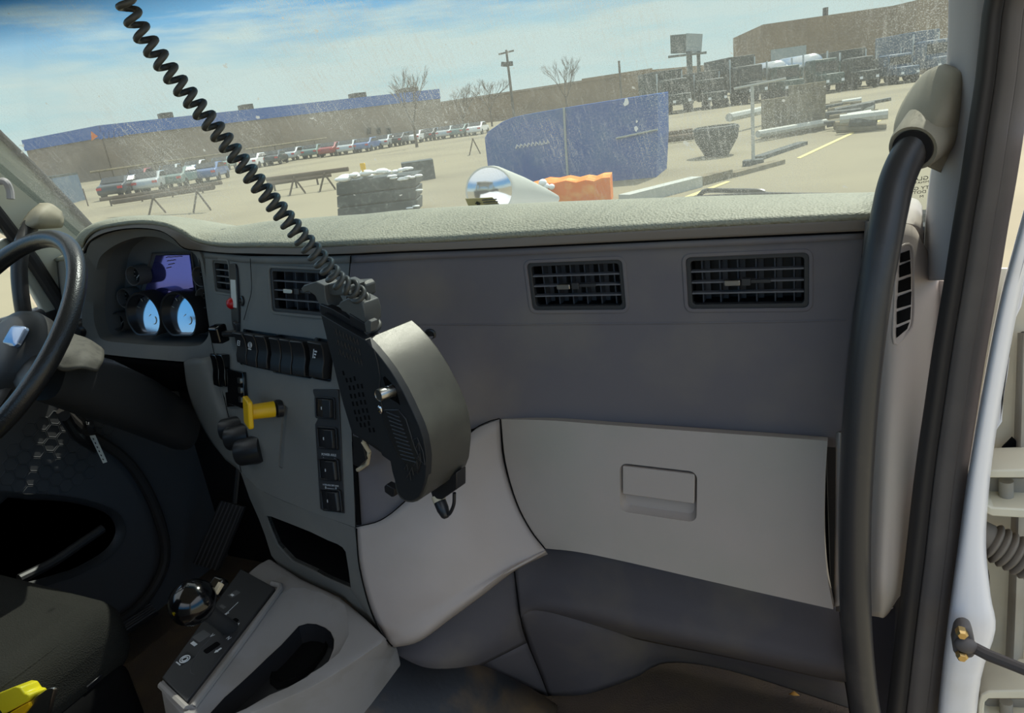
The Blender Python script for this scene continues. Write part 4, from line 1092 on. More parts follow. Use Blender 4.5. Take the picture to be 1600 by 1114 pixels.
# ================================================================== passenger door opening
# grab handle
hp = [(1446,205,.905),(1428,228,.90),(1411,258,.892),(1399,290,.885),(1390,330,.875),(1379,385,.862),(1367,450,.85),(1357,520,.84),(1348,600,.832),(1341,690,.825),(1336,790,.82),(1335,880,.817),(1337,960,.815),(1343,1040,.812),(1353,1114,.808),(1372,1190,.80)]
GH = thing('grab_handle', 'long curved black grab handle running down the passenger door pillar', 'grab handle', P(1353, 1114, .808))
MB().tube(spline([P(*q) for q in hp], 5), .0182, 20).build('bar', 'handle', GH, smooth=80)
# bracket at the top
BR = None
def egg(name, cx, cy, Y, rx, ry, rz, m, parent, tilt=0):
    f = Fr(P(cx, cy, Y), V(math.cos(tilt), 0, math.sin(tilt)), V(0, 1, 0)); return MB().ell(f.o, rx, ry, rz, f).build(name, m, parent, smooth=80)
bo = V(.08, .93, 1.22)
def BPt(x, y, Y): return P(x, y, Y)
br_rows = [
    [(1472,102,1.0),(1478,100,.96),(1500,108,.93),(1520,112,.96)],
    [(1446,112,1.0),(1462,108,.935),(1500,118,.905),(1530,122,.95)],
    [(1422,140,1.0),(1440,146,.925),(1480,165,.89),(1530,170,.94)],
    [(1404,172,1.0),(1420,185,.925),(1462,200,.888),(1520,210,.94)],
    [(1396,200,1.0),(1405,215,.935),(1440,228,.905),(1500,250,.94)],
    [(1397,228,1.01),(1400,240,.96),(1425,250,.94),(1470,270,.95)]]
bk_ = patch('bracket', br_rows, 'bracket', GH, n=5, k=5, solid=.012)
bk_['label'] = 'tan-grey plastic mounting cover at the top of the bar'
cu_f0, cu_f1 = P(1436, 222, .905), P(1458, 200, .935)
cd_ = (cu_f1 - cu_f0).normalized(); uu = cd_.cross(V(0, 1, 0)).normalized(); cf = Fr(cu_f0, uu, cd_.cross(uu))
if cf.n.dot(cd_) < 0: cf = Fr(cu_f0, -uu, cf.v)
MB().lathe([(.0200, -.014), (.0245, -.016), (.0265, -.010), (.0290, .012), (.034, .05)], cf, 32).build('socket', 'bracket', GH, smooth=50)
MB().lathe([(.0186, -.017), (.0205, -.017), (.0205, -.010), (.0186, -.010)], cf, 28).build('socket_shadow_ring', 'black', GH)
sm_ = [P(1475,106,.945), P(1466,140,.914), P(1458,165,.904), P(1451,195,.893)]
MB().tube(spline(sm_, 5), .0008, 6).build('seam', 'void', GH)

# end panel louvres
LVf = [EPS(x, y) for x, y in ((1411,393),(1412,410),(1412,432),(1412,455),(1411,478),(1410,500),(1408,518))]
slot_q = [((1406,396),(1420,391),(1421,406),(1405,411)), ((1404,415),(1421,408),(1422,428),(1404,434)), ((1403,439),(1422,432),(1422,452),(1402,458)), ((1402,463),(1423,455),(1422,476),(1401,482)), ((1401,487),(1422,479),(1421,499),(1401,507)), ((1400,512),(1420,503),(1416,514),(1400,528))]
SL = thing('side_louvre', 'slotted demister louvre in the grey panel beside the grab handle', 'air vent', EPS(1411, 455)[0])
bk0 = MB()
for i, q in enumerate(slot_q):
    gr = []
    for a in range(4):
        row = []
        for c in range(6):
            s_, t_ = c / 5, a / 3
            x = (q[0][0] * (1 - s_) + q[1][0] * s_) * (1 - t_) + (q[3][0] * (1 - s_) + q[2][0] * s_) * t_
            y = (q[0][1] * (1 - s_) + q[1][1] * s_) * (1 - t_) + (q[3][1] * (1 - s_) + q[2][1] * s_) * t_
            p_, n_ = EPS(x, y); row.append(p_ + n_ * .0012)
        gr.append(row)
    MB().grid(gr).build('slot', 'void', SL)
rim = [EPS(x, y) for x, y in ((1403,390),(1424,385),(1427,440),(1426,500),(1418,520),(1397,536),(1398,470),(1400,420))]
MB().tube(spline([p_ + n_ * .0005 for p_, n_ in rim], 4, True), .0016, 6, closed=True).build('rim', 'panel_light', SL)

# A-pillar trim
def wall_strip(name, rows, m, parent=None, solid=.01, n=5, k=4): return patch(name, rows, m, parent, n=n, k=k, solid=solid)
apt = patch('trim_2', [
    [(1480,-260,.92),(1505,-260,.86),(1545,-260,.83),(1620,-260,.83)],
    [(1480,-60,.96),(1500,-60,.90),(1535,-60,.86),(1585,-60,.86)],
    [(1482,0,.975),(1500,0,.91),(1532,0,.865),(1574,0,.865)],
    [(1479,100,1.0),(1495,100,.93),(1522,100,.875),(1566,100,.87)],
    [(1470,180,1.02),(1486,185,.945),(1512,190,.885),(1554,190,.875)],
    [(1455,260,1.04),(1470,270,.95),(1500,275,.89),(1540,275,.88)],
    [(1447,330,1.05),(1460,345,.955),(1488,352,.90),(1524,355,.888)],
    [(1443,400,1.05),(1452,410,.96),(1478,415,.91),(1510,418,.895)],
    [(1442,434,1.05),(1450,438,.965),(1472,438,.92),(1500,440,.90)]], 'trim_grey', None, n=5, k=4, solid=.012)
struct(apt)
# white body frame and black door seals
Lq = [(1640,-260),(1596,-60),(1572,0),(1563,70),(1556,130),(1545,200),(1533,280),(1521,350),(1510,420),(1500,480),(1488,550),(1476,630),(1464,710),(1455,780),(1446,860),(1437,930),(1428,1000),(1420,1070),(1413,1130),(1408,1190)]
Yq = [.78,.80,.815,.82,.825,.83,.835,.84,.845,.85,.855,.86,.863,.866,.868,.87,.87,.87,.87,.87]
def strip(name, dx0, dx1, m, parent=None, dy=(0, .01, .012, 0), solid=.01, bul=0):
    rows = []
    for i, ((x, y), Y) in enumerate(zip(Lq, Yq)):
        a, b_ = dx0(y), dx1(y)
        rows.append([(x + a, y, Y + dy[0]), (x + a + (b_ - a) * .33, y, Y + dy[1]), (x + a + (b_ - a) * .67, y, Y + dy[2]), (x + b_, y, Y + dy[3])])
    return patch(name, rows, m, parent, n=4, k=3, solid=solid)
lerp = lambda a, b_, t: a + (b_ - a) * max(0, min(1, t))
w0 = lambda y: lerp(-42, -28, (y + 0) / 1000)
w1 = lambda y: lerp(28, 36, y / 1000)
DSL = thing('pillar_seal', 'wide black rubber seal running the whole height of the passenger door opening', 'seal', P(1420, 1070, .87))
s1 = strip('lip', lambda y: lerp(-34, -30, y / 1000), lambda y: lerp(-2, 2, y / 1000), 'seal_black', DSL, dy=(.014, .004, .003, .010))
s2 = strip('face', lambda y: lerp(-3, 1, y / 1000), lambda y: lerp(30, 34, y / 1000), 'rubber', DSL, dy=(.008, .003, .002, .003))
s3 = strip('outer_lip', lambda y: lerp(30, 33, y / 1000), lambda y: lerp(58, 50, y / 1000), 'rubber', DSL, dy=(.003, .004, .007, .012))
wf = [(1640,200),(1612,300),(1590,380),(1571,450),(1556,520),(1541,600),(1527,680),(1514,760),(1502,850),(1491,930),(1481,1010),(1473,1080),(1465,1170)]
wr_ = [(1660,200),(1634,300),(1611,380),(1594,450),(1580,520),(1566,600),(1553,680),(1543,760),(1538,850),(1545,930),(1552,985),(1530,1060),(1518,1170)]
wy = [.80,.81,.815,.82,.825,.83,.834,.838,.84,.84,.84,.84,.84]
BF = thing('body_flange', 'white painted body edge of the passenger door opening', 'body edge', P(1481, 1010, .87))
patch('flange', [[(a[0] - 5, a[1], y + .03), (a[0], a[1], y + .008), ((a[0] + b_[0]) / 2, (a[1] + b_[1]) / 2, y + .006), (b_[0], b_[1], y + .02), (b_[0] + 3, b_[1], y + .07)] for a, b_, y in zip(wf, wr_, wy)], 'white_paint', BF, n=4, k=4, solid=.01)
# pillar lower trim between end panel and seal
plt = patch('trim_3', [
    [(1438,434,.995),(1462,438,.985),(1500,440,.965),(1520,442,.96)],
    [(1446,560,.985),(1462,560,.975),(1480,560,.962),(1500,560,.955)],
    [(1432,720,.975),(1444,720,.966),(1460,720,.957),(1482,720,.95)],
    [(1414,880,.965),(1424,880,.957),(1440,880,.95),(1460,880,.945)],
    [(1405,915,.965),(1415,915,.957),(1432,912,.95),(1456,912,.945)]], 'panel_light', None, n=5, k=4, solid=.01)
struct(plt)
plb = patch('trim_4', [
    [(1398,905,1.02),(1405,908,1.0),(1425,912,.95),(1445,912,.94)],
    [(1395,1000,1.02),(1400,1000,1.0),(1415,1000,.95),(1438,1000,.93)],
    [(1388,1080,1.02),(1394,1080,1.0),(1408,1080,.95),(1430,1080,.93)],
    [(1380,1190,1.02),(1386,1190,1.0),(1398,1190,.95),(1420,1190,.93)]], 'rubber', None, n=5, k=4, solid=.01)
struct(plb)
defm('side_dark', (70, 66, 68), .7, spec=.25)
struct(patch('wall_right', [
    [(1300,930,1.12),(1345,945,1.05),(1385,955,1.02),(1405,940,1.01)],
    [(1310,1010,1.12),(1345,1020,1.05),(1380,1025,1.02),(1400,1020,1.01)],
    [(1325,1100,1.12),(1350,1100,1.05),(1375,1105,1.02),(1392,1100,1.01)],
    [(1335,1190,1.12),(1355,1190,1.05),(1372,1190,1.02),(1385,1190,1.01)]], 'side_dark', None, n=4, k=4, solid=.01))

# hinge side of the open door: body jamb panels, hinges, boot, check strap
JP = thing('door_jamb', 'cream painted jamb panel behind the door hinges', 'door jamb', P(1560, 900, 1.0))
patch('panel', [[(1545,420,1.0),(1580,420,1.0),(1640,420,1.0),(1760,420,1.0)], [(1530,600,1.0),(1570,600,1.0),(1630,600,1.0),(1760,600,1.0)], [(1510,780,1.0),(1555,780,1.0),(1620,780,1.0),(1760,780,1.0)], [(1500,960,1.0),(1545,960,1.0),(1610,960,1.0),(1760,960,1.0)], [(1490,1190,1.0),(1535,1190,1.0),(1600,1190,1.0),(1760,1190,1.0)]], 'cream_metal', JP, n=4, k=4)
def J(x, y, Y): return P(x, y, Y)
MB().prism([J(x, y, .965) for x, y in ((1592,400),(1600,408),(1604,440),(1596,480),(1584,505),(1578,520),(1572,530),(1578,560),(1574,590),(1568,620),(1566,660),(1558,672),(1540,690),(1545,672),(1556,655),(1560,600),(1562,570),(1568,540),(1572,515),(1584,480),(1590,440))], V(0, .02, 0)).build('seam_flange', 'white_paint', JP, bevel=.002)
MB().prism([J(x, y, .98) for x, y in ((1584,440),(1590,425),(1586,470),(1570,512),(1566,520),(1570,500))], V(0, .004, 0)).build('gap', 'void', JP, bevel=0)
MB().prism([J(x, y, .98) for x, y in ((1562,570),(1553,590),(1548,640),(1538,672),(1545,672),(1556,655),(1560,600))], V(0, .004, 0)).build('gap', 'void', JP, bevel=0)
MB().prism([J(x, y, .955) for x, y in ((1569,526),(1582,528),(1581,541),(1568,540))], V(0, .02, 0)).build('bolt', 'grey_metal', JP, bevel=.001)
MB().prism([J(x, y, .98) for x, y in ((1566,700),(1582,684),(1588,690),(1586,722),(1610,740),(1610,724),(1590,745),(1568,722))], V(0, .004, 0)).build('opening', 'void', JP)
patch('post', [[(1590,520,.99),(1600,520,.975),(1612,520,.99)], [(1580,800,.985),(1592,800,.97),(1606,800,.985)], [(1572,1000,.985),(1585,1000,.965),(1600,1000,.985)], [(1562,1190,.985),(1576,1190,.965),(1592,1190,.985)]], 'grey_metal', JP, n=4, k=4)
patch('dark_gap', [[(1530,862,.975),(1534,866,.975),(1538,870,.975)], [(1536,900,.975),(1541,900,.975),(1546,900,.975)], [(1535,960,.975),(1540,950,.975),(1545,945,.975)], [(1532,985,.975),(1534,982,.975),(1536,978,.975)]], 'void', JP, n=3, k=4, solid=.003)
def hinge(name, label, y0):
    lo = [(1528,0),(1532,-14),(1545,-20),(1640,-22),(1660,-22),(1660,-8),(1545,-8),(1539,-2),(1537,20),(1540,32),(1550,38),(1660,44),(1660,58),(1550,52),(1533,44),(1527,30)]
    H = MB().prism([J(x, y0 + y, .915) for x, y in lo], V(0, .06, 0)).build('hinge', 'cream_metal', JP, bevel=.002)
    H['label'] = label
    MB().prism([J(x, y0 + y, .955) for x, y in ((1536,-8),(1640,-6),(1640,46),(1536,40))], V(0, .02, 0)).build('web', 'grey_metal', H, bevel=.001)
    MB().tube([J(1572, y0 - 4, .945), J(1572, y0 + 34, .945)], .008, 12).build('pin', 'grey_metal', H)
    return H
hinge('steel_hinge', 'upper cream steel door hinge, above the ribbed rubber boot', 755)
hinge('steel_hinge', 'lower cream steel door hinge, under the check strap', 1100)
defm('boot', (112, 104, 94), .7, spec=.3)
BT = thing('cable_boot', 'ribbed grey rubber cable boot between the door hinges', 'cable boot', J(1550, 845, .93))
a0, a1 = J(1530, 836, .935), J(1625, 886, .925)
ad_ = (a1 - a0).normalized(); uu = ad_.cross(V(0, 1, 0)).normalized(); bf = Fr(a0, uu, ad_.cross(uu))
if bf.n.dot(ad_) < 0: bf = Fr(a0, -uu, bf.v)
Lb = (a1 - a0).length; pr = [(.0195, -.012), (.0205, .010)]
nrib = 7
for k in range(nrib * 6 + 1):
    h = .012 + (Lb - .012) * k / (nrib * 6); pr.append((.0185 + .0065 * abs(math.sin(math.pi * k / 6)), h))
MB().lathe(pr, bf, 24).build('boot', 'boot', BT, smooth=80)
MB().prism([J(x, y, .925) for x, y in ((1521,822),(1527,818),(1532,838),(1530,856),(1519,858))], V(0, .03, 0)).build('collar', 'boot', BT, bevel=.002)
CS_ = thing('check_strap', 'black door check strap bolted to the white frame with brass bolts', 'check strap', J(1505, 1010, .84))
MB().prism([J(x, y, .812) for x, y in ((1492,988),(1497,981),(1508,979),(1518,984),(1522,996),(1524,1008),(1526,1022),(1520,1030),(1508,1030),(1498,1030),(1490,1020),(1488,1006))], V(0, .02, 0)).build('bracket', 'rubber', CS_, bevel=.004, bseg=3)
MB().ell(J(1509, 1008, .81), .012, .008, .010).build('pivot', 'rubber', CS_, smooth=80)
rg3 = [J(1522, 1012, .815), J(1545, 1024, .80), J(1580, 1038, .78), J(1640, 1062, .75)]
sb_ = MB(); sb_.tube(rg3, [.007, .007, .0065, .0065], 10); sb_.build('strap', 'rubber', CS_)
for (x, y) in ((1503,990), (1503,1025)):
    f = Fr(J(x, y, .808), V(1, 0, 0), V(0, 0, 1)); MB().lathe([(.0065, -.006), (.0065, .002), (.0045, .005), (.001, .005)], f, 6).build('bolt', 'brass', CS_, smooth=0)

# ================================================================== driver side pillar
pil = patch('trim_5', [
    [PX(-330,-130,-1.76), PX(-250,60,-1.775), PX(-220,190,-1.79)],
    [PX(-60,152,-1.76), PX(-30,230,-1.775), PX(-50,330,-1.79)],
    [PX(0,214,-1.76), PX(-2,262,-1.775), PX(-20,350,-1.79)],
    [PX(60,270,-1.76), PX(40,312,-1.775), PX(25,378,-1.79)],
    [PX(110,322,-1.76), PX(85,360,-1.775), PX(60,420,-1.79)],
    [PX(150,366,-1.76), PX(125,400,-1.775), PX(95,470,-1.79)],
    [PX(180,398,-1.76), PX(150,430,-1.775), PX(120,520,-1.79)]], 'pillar_light', None, n=4, k=4, solid=.02)
struct(pil)
gk = MB().tube([PX(x, y, -1.755) for x, y in ((-330,-135),(-60,148),(0,210),(60,268),(110,320),(150,363),(185,398))], .008, 10)
tag(gk.build('windshield_gasket', 'seal_black', None), 'thin black gasket along the driver edge of the windshield', 'gasket')
LH = thing('grab_handle', 'short black grab handle on the driver pillar, behind the steering wheel', 'grab handle', PX(34, 505, -1.70))
MB().tube(spline([PX(48,352,-1.72), PX(34,385,-1.70), PX(30,425,-1.70), PX(34,470,-1.70), PX(42,515,-1.71)], 5), .017, 14).build('bar', 'handle', LH, smooth=80)
patch('bracket', [
    [PX(62,317,-1.735), PX(80,318,-1.70), PX(97,330,-1.70)],
    [PX(46,330,-1.735), PX(66,328,-1.66), PX(100,342,-1.69)],
    [PX(34,346,-1.735), PX(58,350,-1.66), PX(99,352,-1.70)],
    [PX(30,352,-1.735), PX(56,358,-1.70), PX(96,356,-1.72)]], 'bracket', LH, n=5, k=5, solid=.01)
dfb = MB().tube([PX(x, y, -1.79) for x, y in ((-40,290),(0,340),(50,405),(95,475),(125,535))], .016, 10)
MT['side_glass'] = bpy.data.materials.new('side_glass'); MT['side_glass'].use_nodes = True
q_ = MT['side_glass'].node_tree; q_.nodes.clear(); a_ = N(q_, 'ShaderNodeOutputMaterial'); b_ = N(q_, 'ShaderNodeMixShader'); c_ = N(q_, 'ShaderNodeBsdfTransparent'); d_ = N(q_, 'ShaderNodeBsdfGlossy')
c_.inputs[0].default_value = (.86, .92, .90, 1); d_.inputs['Roughness'].default_value = .02; b_.inputs[0].default_value = .05
q_.links.new(c_.outputs[0], b_.inputs[1]); q_.links.new(d_.outputs[0], b_.inputs[2]); q_.links.new(b_.outputs[0], a_.inputs[0])
tag(dfb.build('window_seal', 'seal_black', None), 'black seal along the driver door window frame', 'seal')
struct(MB().add([V(-1.82, -.7, .93), V(-1.82, 1.06, .93), V(-1.82, 1.0, 1.12), V(-1.82, .66, 1.7), V(-1.82, -.7, 1.7)], [(0, 1, 2, 3, 4)]).build('window_2', 'side_glass', None, fixn=False))
struct(patch('trim_6', [[PX(10,372,-1.80), PX(48,416,-1.80), PX(88,476,-1.80), PX(110,515,-1.80)], [PX(-10,385,-1.80), PX(36,430,-1.80), PX(72,490,-1.80), PX(86,525,-1.80)]], 'pillar_light', None, n=4, k=3, solid=.02))
hk = MB().tube(spline([PX(-6,284,-1.74), PX(8,284,-1.72), PX(15,296,-1.72), PX(17,311,-1.72)], 5), .008, 10)
tag(hk.build('coat_hook', 'trim_grey', None), 'small grey hook on the driver pillar at the left edge', 'hook')
# ================================================================== the yard outside
defm('concrete', (134, 126, 104), .9, spec=.2, var=((117, 110, 92), .12, .45, .7, 8))
defm('wall_tan', (150, 134, 116), .85, spec=.15, var=((138, 124, 108), .3, .4, .7, 5))
defm('wall_brown', (142, 122, 98), .85, spec=.15, var=((128, 110, 90), .3, .4, .7, 5))
defm('store_blue', (14, 92, 170), .6, spec=.3)
defm('asphalt_dark', (58, 62, 62), .7, spec=.3)
defm('machine_dark', (44, 52, 50), .6, spec=.4, var=((78, 82, 74), 1.2, .5, .75, 5))
defm('machine_green', (52, 74, 68), .5, spec=.4, var=((86, 98, 90), 1.5, .5, .75, 5))
defm('machine_blue', (70, 92, 112), .5, spec=.4, var=((98, 112, 122), 1.5, .5, .75, 5))
defm('silver', (190, 194, 194), .3, metal=.8)
defm('window_dark', (24, 30, 34), .15, spec=.6)
defm('tyre', (26, 26, 27), .8, spec=.2)
defm('container_blue', (8, 76, 150), .6, spec=.3, var=((26, 88, 146), 1.4, .45, .75, 6))
defm('orange', (232, 120, 40), .7, spec=.2, var=((244, 176, 96), 3, .5, .75, 6))
defm('plastic_white', (232, 234, 232), .5, spec=.3)
defm('bale_dark', (60, 66, 66), .7, spec=.25, var=((112, 116, 112), 6, .5, .8, 6))
defm('wood_grey', (128, 118, 96), .9, spec=.1, var=((98, 92, 78), 3, .4, .7, 6))
defm('pipe_grey', (172, 174, 166), .6, spec=.3)
defm('bark', (96, 84, 72), .95, spec=.05)
defm('pole_wood', (98, 92, 84), .9, spec=.1)
defm('bill_dark', (70, 82, 82), .7); defm('bill_light', (150, 160, 158), .7)
defm('line_yellow', (216, 200, 130), .9)
G = MB().add([V(-500, -300, GR), V(500, -300, GR), V(500, 700, GR), V(-500, 700, GR)], [(0, 1, 2, 3)]).build('ground', 'concrete', None, fixn=False)
struct(G)
def gp(x, y): return PZ(x, y, GR)
def hor(x): return 193.0 - .1326 * (x - 620)
UP = V(0, 0, 1)
def face_frame(A, B):
    u = (B - A).normalized(); return Fr(A, u, UP)
def block(name, m, A, B, h, depth, parent, z0=0):
    f = face_frame(A, B); L = (B - A).length
    if f.n.dot(CAM - A) < 0: sgn = 1
    else: sgn = -1
    d = f.n * sgn * depth; l = [A + UP * z0, B + UP * z0, B + d + UP * z0, A + d + UP * z0]
    return MB().prism(l, UP * (h - z0)).build(name, m, parent, smooth=0)
def rect_on(A, B, s0, s1, z0, z1, out_, name, m, parent):
    f = face_frame(A, B); L = (B - A).length; sg = 1 if f.n.dot(CAM - A) > 0 else -1
    b = MB().prism([f(s0 * L, z0) + f.n * sg * out_, f(s1 * L, z0) + f.n * sg * out_, f(s1 * L, z1) + f.n * sg * out_, f(s0 * L, z1) + f.n * sg * out_], -f.n * sg * (out_ + .05))
    return b.build(name, m, parent, smooth=0)
# store with the blue roof band
A1, B1, C1 = gp(180, 278), gp(695, 203.5), gp(60, 291)
ST1 = thing('store_building', 'long tan store with a blue roof band on the far side of the car park', 'building', A1)
block('walls', 'wall_tan', A1, B1, 8, 40, ST1); rect_on(A1, B1, 0, 1, 6.2, 8.05, .25, 'roof_band', 'store_blue', ST1)
block('side_wall', 'wall_tan', C1, A1 - (A1 - C1) * .02, 8, 6, ST1); rect_on(C1, A1, 0, 1, 6.2, 8.05, .25, 'roof_band', 'store_blue', ST1)
for (s0, s1) in ((.05, .08), (.27, .30), (.62, .66), (.80, .85)):
    A_ = A1.lerp(B1, s0) + V(0, 8, 0); B_ = A1.lerp(B1, s1) + V(0, 8, 0)
    block('roof_unit', 'asphalt_dark', A_, B_, 9.1, 3, ST1, 8)
lf = face_frame(A1, B1); sg = 1 if lf.n.dot(CAM - A1) > 0 else -1; LW_ = (B1 - A1).length
lg = MB()
def lgp(px, py): return PP(px, py, A1 + lf.n * sg * .3, lf.n)
lg.prism([lgp(142,205), lgp(153,213), lgp(143,220)], lf.n * sg * .1); lg.build('sign_arrow', 'orange', ST1, smooth=0)
lg = MB()
for k in range(5): lg.prism([lgp(155 + k * 8, 207 - k * 1.1), lgp(161 + k * 8, 206 - k * 1.1), lgp(161 + k * 8, 217 - k * 1.1), lgp(155 + k * 8, 218 - k * 1.1)], lf.n * sg * .1)
lg.build('sign_letters', 'store_blue', ST1, smooth=0)
for px in (573, 588, 604):
    MB().prism([lgp(px, 200), lgp(px + 6, 199), lgp(px + 7, 209), lgp(px + 1, 210)], lf.n * sg * .1).build('window', 'window_dark', ST1, smooth=0)
# brown warehouse
A2, B2 = gp(690, 200), gp(1022, 159.5)
ST2 = thing('warehouse', 'low brown warehouse in the middle distance, above the blue container', 'building', A2)
block('walls', 'wall_brown', A2, B2, 6.4, 30, ST2); rect_on(A2, B2, .72, 1, 6.0, 6.7, .2, 'parapet', 'wall_brown', ST2); rect_on(A2, B2, 0, .72, 6.0, 6.35, .2, 'parapet', 'wall_tan', ST2)
# tall tan hall at right
A3, B3, C3 = gp(1193, 146), gp(1390, 120.5), gp(1427, 117)
ST3 = thing('tall_hall', 'tall tan hall with a roller door behind the parked trucks at right', 'building', A3)
block('walls', 'wall_brown', A3, B3, 9, 25, ST3); block('end_wall', 'wall_brown', B3, C3, 9, 18, ST3)
rect_on(A3, B3, .06, .34, 0, 5.6, .15, 'roller_door', 'bill_light', ST3)
rect_on(A3, B3, .06, .34, 0, 4.2, .2, 'door_opening', 'machine_dark', ST3)
block('roof_vent', 'asphalt_dark', A3.lerp(B3, .47) + V(0, 6, 0), A3.lerp(B3, .50) + V(0, 6, 0), 10.4, 1, ST3, 9)
# billboard, poles
def at_d(px, py, d):
    r = ray(px, py); h = math.hypot(r.x, r.y); return CAM + r * (d / h)
def up_from(px, py, d):
    q = at_d(px, py, d); return V(q.x, q.y, GR)
bb = up_from(1072, 133, 110)
BB = thing('billboard', 'two-panel roadside billboard on steel posts', 'billboard', bb)
q = [at_d(x, y, 110) for x, y in ((1047,55), (1072,53), (1072,83), (1048,84))]; MB().prism(q, V(0, .5, 0)).build('panel', 'bill_dark', BB, smooth=0)
q = [at_d(x, y, 110) for x, y in ((1072,52), (1097,53), (1095,81), (1072,83))]; MB().prism(q, V(0, .5, 0)).build('panel', 'bill_light', BB, smooth=0)
MB().tube([at_d(1044, 89, 109.6), at_d(1104, 82, 109.6)], .18, 6).build('catwalk', 'bill_dark', BB)
for x in (1076.5, 1091):
    p_ = at_d(x, 80, 110); MB().tube([V(p_.x, p_.y, GR), p_], .4 if x < 1080 else .25, 8).build('post', 'bill_dark', BB)
pb = up_from(793, 170, 100); pt_ = at_d(791, 78, 100)
UPo = thing('utility_pole', 'wooden utility pole with a crossarm and transformer above the warehouse', 'utility pole', pb)
MB().tube([V(pt_.x, pt_.y, GR), V(pt_.x, pt_.y, pt_.z)], [.22, .15], 8).build('pole', 'pole_wood', UPo)
MB().tube([at_d(779, 85, 99.8), at_d(803, 79, 99.8)], .12, 6).build('crossarm', 'pole_wood', UPo)
MB().tube([at_d(788, 104, 99.6), at_d(788.5, 97, 99.6)], .45, 10).build('transformer', 'asphalt_dark', UPo); MB().tube([at_d(797, 103, 99.6), at_d(796.5, 96, 99.6)], .4, 10).build('transformer', 'asphalt_dark', UPo)
p_ = at_d(967, 95, 125); tag(MB().tube([V(p_.x, p_.y, GR), p_], .18, 6).build('lamp_post', 'pole_wood', None), 'thin bare post rising behind the brown warehouse roof', 'post')
for (a, b_) in (((-20, 196), (60, 203)), ((40, 203), (180, 188))):
    pass
# bare trees
def tree(name, label, px, top_y, d, spread, seed, group='bare trees'):
    rnd = random.Random(seed); b0 = up_from(px, hor(px), d); tp_ = at_d(px, top_y, d); H = tp_.z - GR
    t = thing(name, label, 'tree', b0, group); tr_ = MB(); br_ = MB()
    tr_.tube([b0, b0 + V(0, 0, H * .35)], [H * .022, H * .016], 7)
    def grow(p0, dr, L, r, lev):
        p1 = p0 + dr * L; br_.tube([p0, p0.lerp(p1, .5) + V(rnd.uniform(-1, 1), rnd.uniform(-1, 1), 0) * L * .04, p1], [r, r * .8, r * .6], 4, cap=False)
        if lev == 0: return
        for k in range(3 if lev > 1 else 4):
            a = rnd.uniform(0, 6.28); s_ = spread * rnd.uniform(.5, 1.2)
            nd = (dr + V(math.cos(a) * s_, math.sin(a) * s_, rnd.uniform(-.1, .3))).normalized()
            grow(p1 if k else p0.lerp(p1, .7), nd, L * rnd.uniform(.55, .8), r * .6, lev - 1)
    for k in range(4):
        a = k * 1.57 + rnd.uniform(-.4, .4)
        grow(b0 + V(0, 0, H * .3), V(math.cos(a) * spread, math.sin(a) * spread, 1).normalized(), H * .27, H * .011, 4)
    tr_.build('trunk', 'bark', t); br_.build('branches', 'bark', t, fixn=False)
tree('bare_tree', 'bare leafless tree in front of the blue roof band of the store', 645, 108, 75, .45, 3)
tree('bare_tree', 'low bushy bare tree between the store and the warehouse, left of the utility pole', 722, 130, 95, .6, 5)
tree('bare_tree', 'round bare tree just left of the utility pole', 766, 116, 128, .6, 9)
tree('bare_tree', 'small bare tree in the car park left of the coiled cord', 246, 222, 80, .7, 21)
tree('bare_tree', 'bare tree rising behind the warehouse roof', 885, 92, 140, .5, 12)
# blue container
A4, B4 = gp(768, 300), gp(1026, 277)
f4 = face_frame(A4, B4); sg4 = 1 if f4.n.dot(CAM - A4) > 0 else -1
def c4(px, py, o=0): return PP(px, py, A4 + f4.n * sg4 * o, f4.n)
CT = thing('container', 'large blue container with a sloped front corner, right in front of the truck', 'container', A4)
lo4 = [(772,305),(1025,278),(1028,215),(1027,146),(960,156),(883,168),(820,179),(800,184),(785,190),(762,206),(757,216),(762,262)]
MB().prism([c4(*q) for q in lo4], -f4.n * sg4 * 2.2).build('body', 'container_blue', CT, smooth=0, bevel=.02)
MB().tube([c4(881,168,.03), c4(884,230,.03), c4(888,292,.03)], .035, 6).build('seam_rail', 'bill_light', CT)
MB().tube([c4(963,216,.03), c4(1028,202,.03)], .03, 6).build('side_rail', 'bill_light', CT)
wr4 = MB(); rnd = random.Random(4)
for k in range(9):
    x = 806 + k * 6; y = 229 - k * .9
    wr4.tube([c4(x, y + 3, .01), c4(x + 2, y - 3, .01), c4(x + 4, y + rnd.uniform(-1, 3), .01)], .022, 4)
wr4.build('lettering', 'mark', CT, smooth=0)
for (x, y, r) in ((979,160,5), (994,201,3.4), (995,190,2), (984,285,2.5)):
    sp4 = MB(); sp4.prism([c4(x + r * rnd.uniform(.6, 1.2) * math.cos(k * .7), y + r * 1.2 * rnd.uniform(.6, 1.3) * math.sin(k * .7), .012) for k in range(9)], f4.n * sg4 * .004); sp4.build('paint_splash', 'plastic_white', CT, smooth=0)
# orange stack
A5, B5 = gp(815, 332), gp(952, 318)
f5 = face_frame(A5, B5); sg5 = 1 if f5.n.dot(CAM - A5) > 0 else -1
def c5(px, py, o=0): return PP(px, py, A5 + f5.n * sg5 * o, f5.n)
OR = thing('orange_stack', 'bright orange wrapped stack standing in front of the blue container', 'stack', A5)
MB().prism([c5(*q) for q in ((815,334),(955,318),(953,277),(940,278),(928,283),(915,281),(900,285),(884,282),(866,286),(850,285),(838,289),(822,293),(806,296))], -f5.n * sg5 * 1.2).build('bundle', 'orange', OR, smooth=0, bevel=.01)
bm_ = MB()
for (x, y, r) in ((848,286,.11), (853,291,.09), (862,292,.08)): bm_.ell(c5(x, y, .05), r, r, r * .9, None, 10, 6)
bm_.build('white_sheet', 'plastic_white', OR, smooth=80)
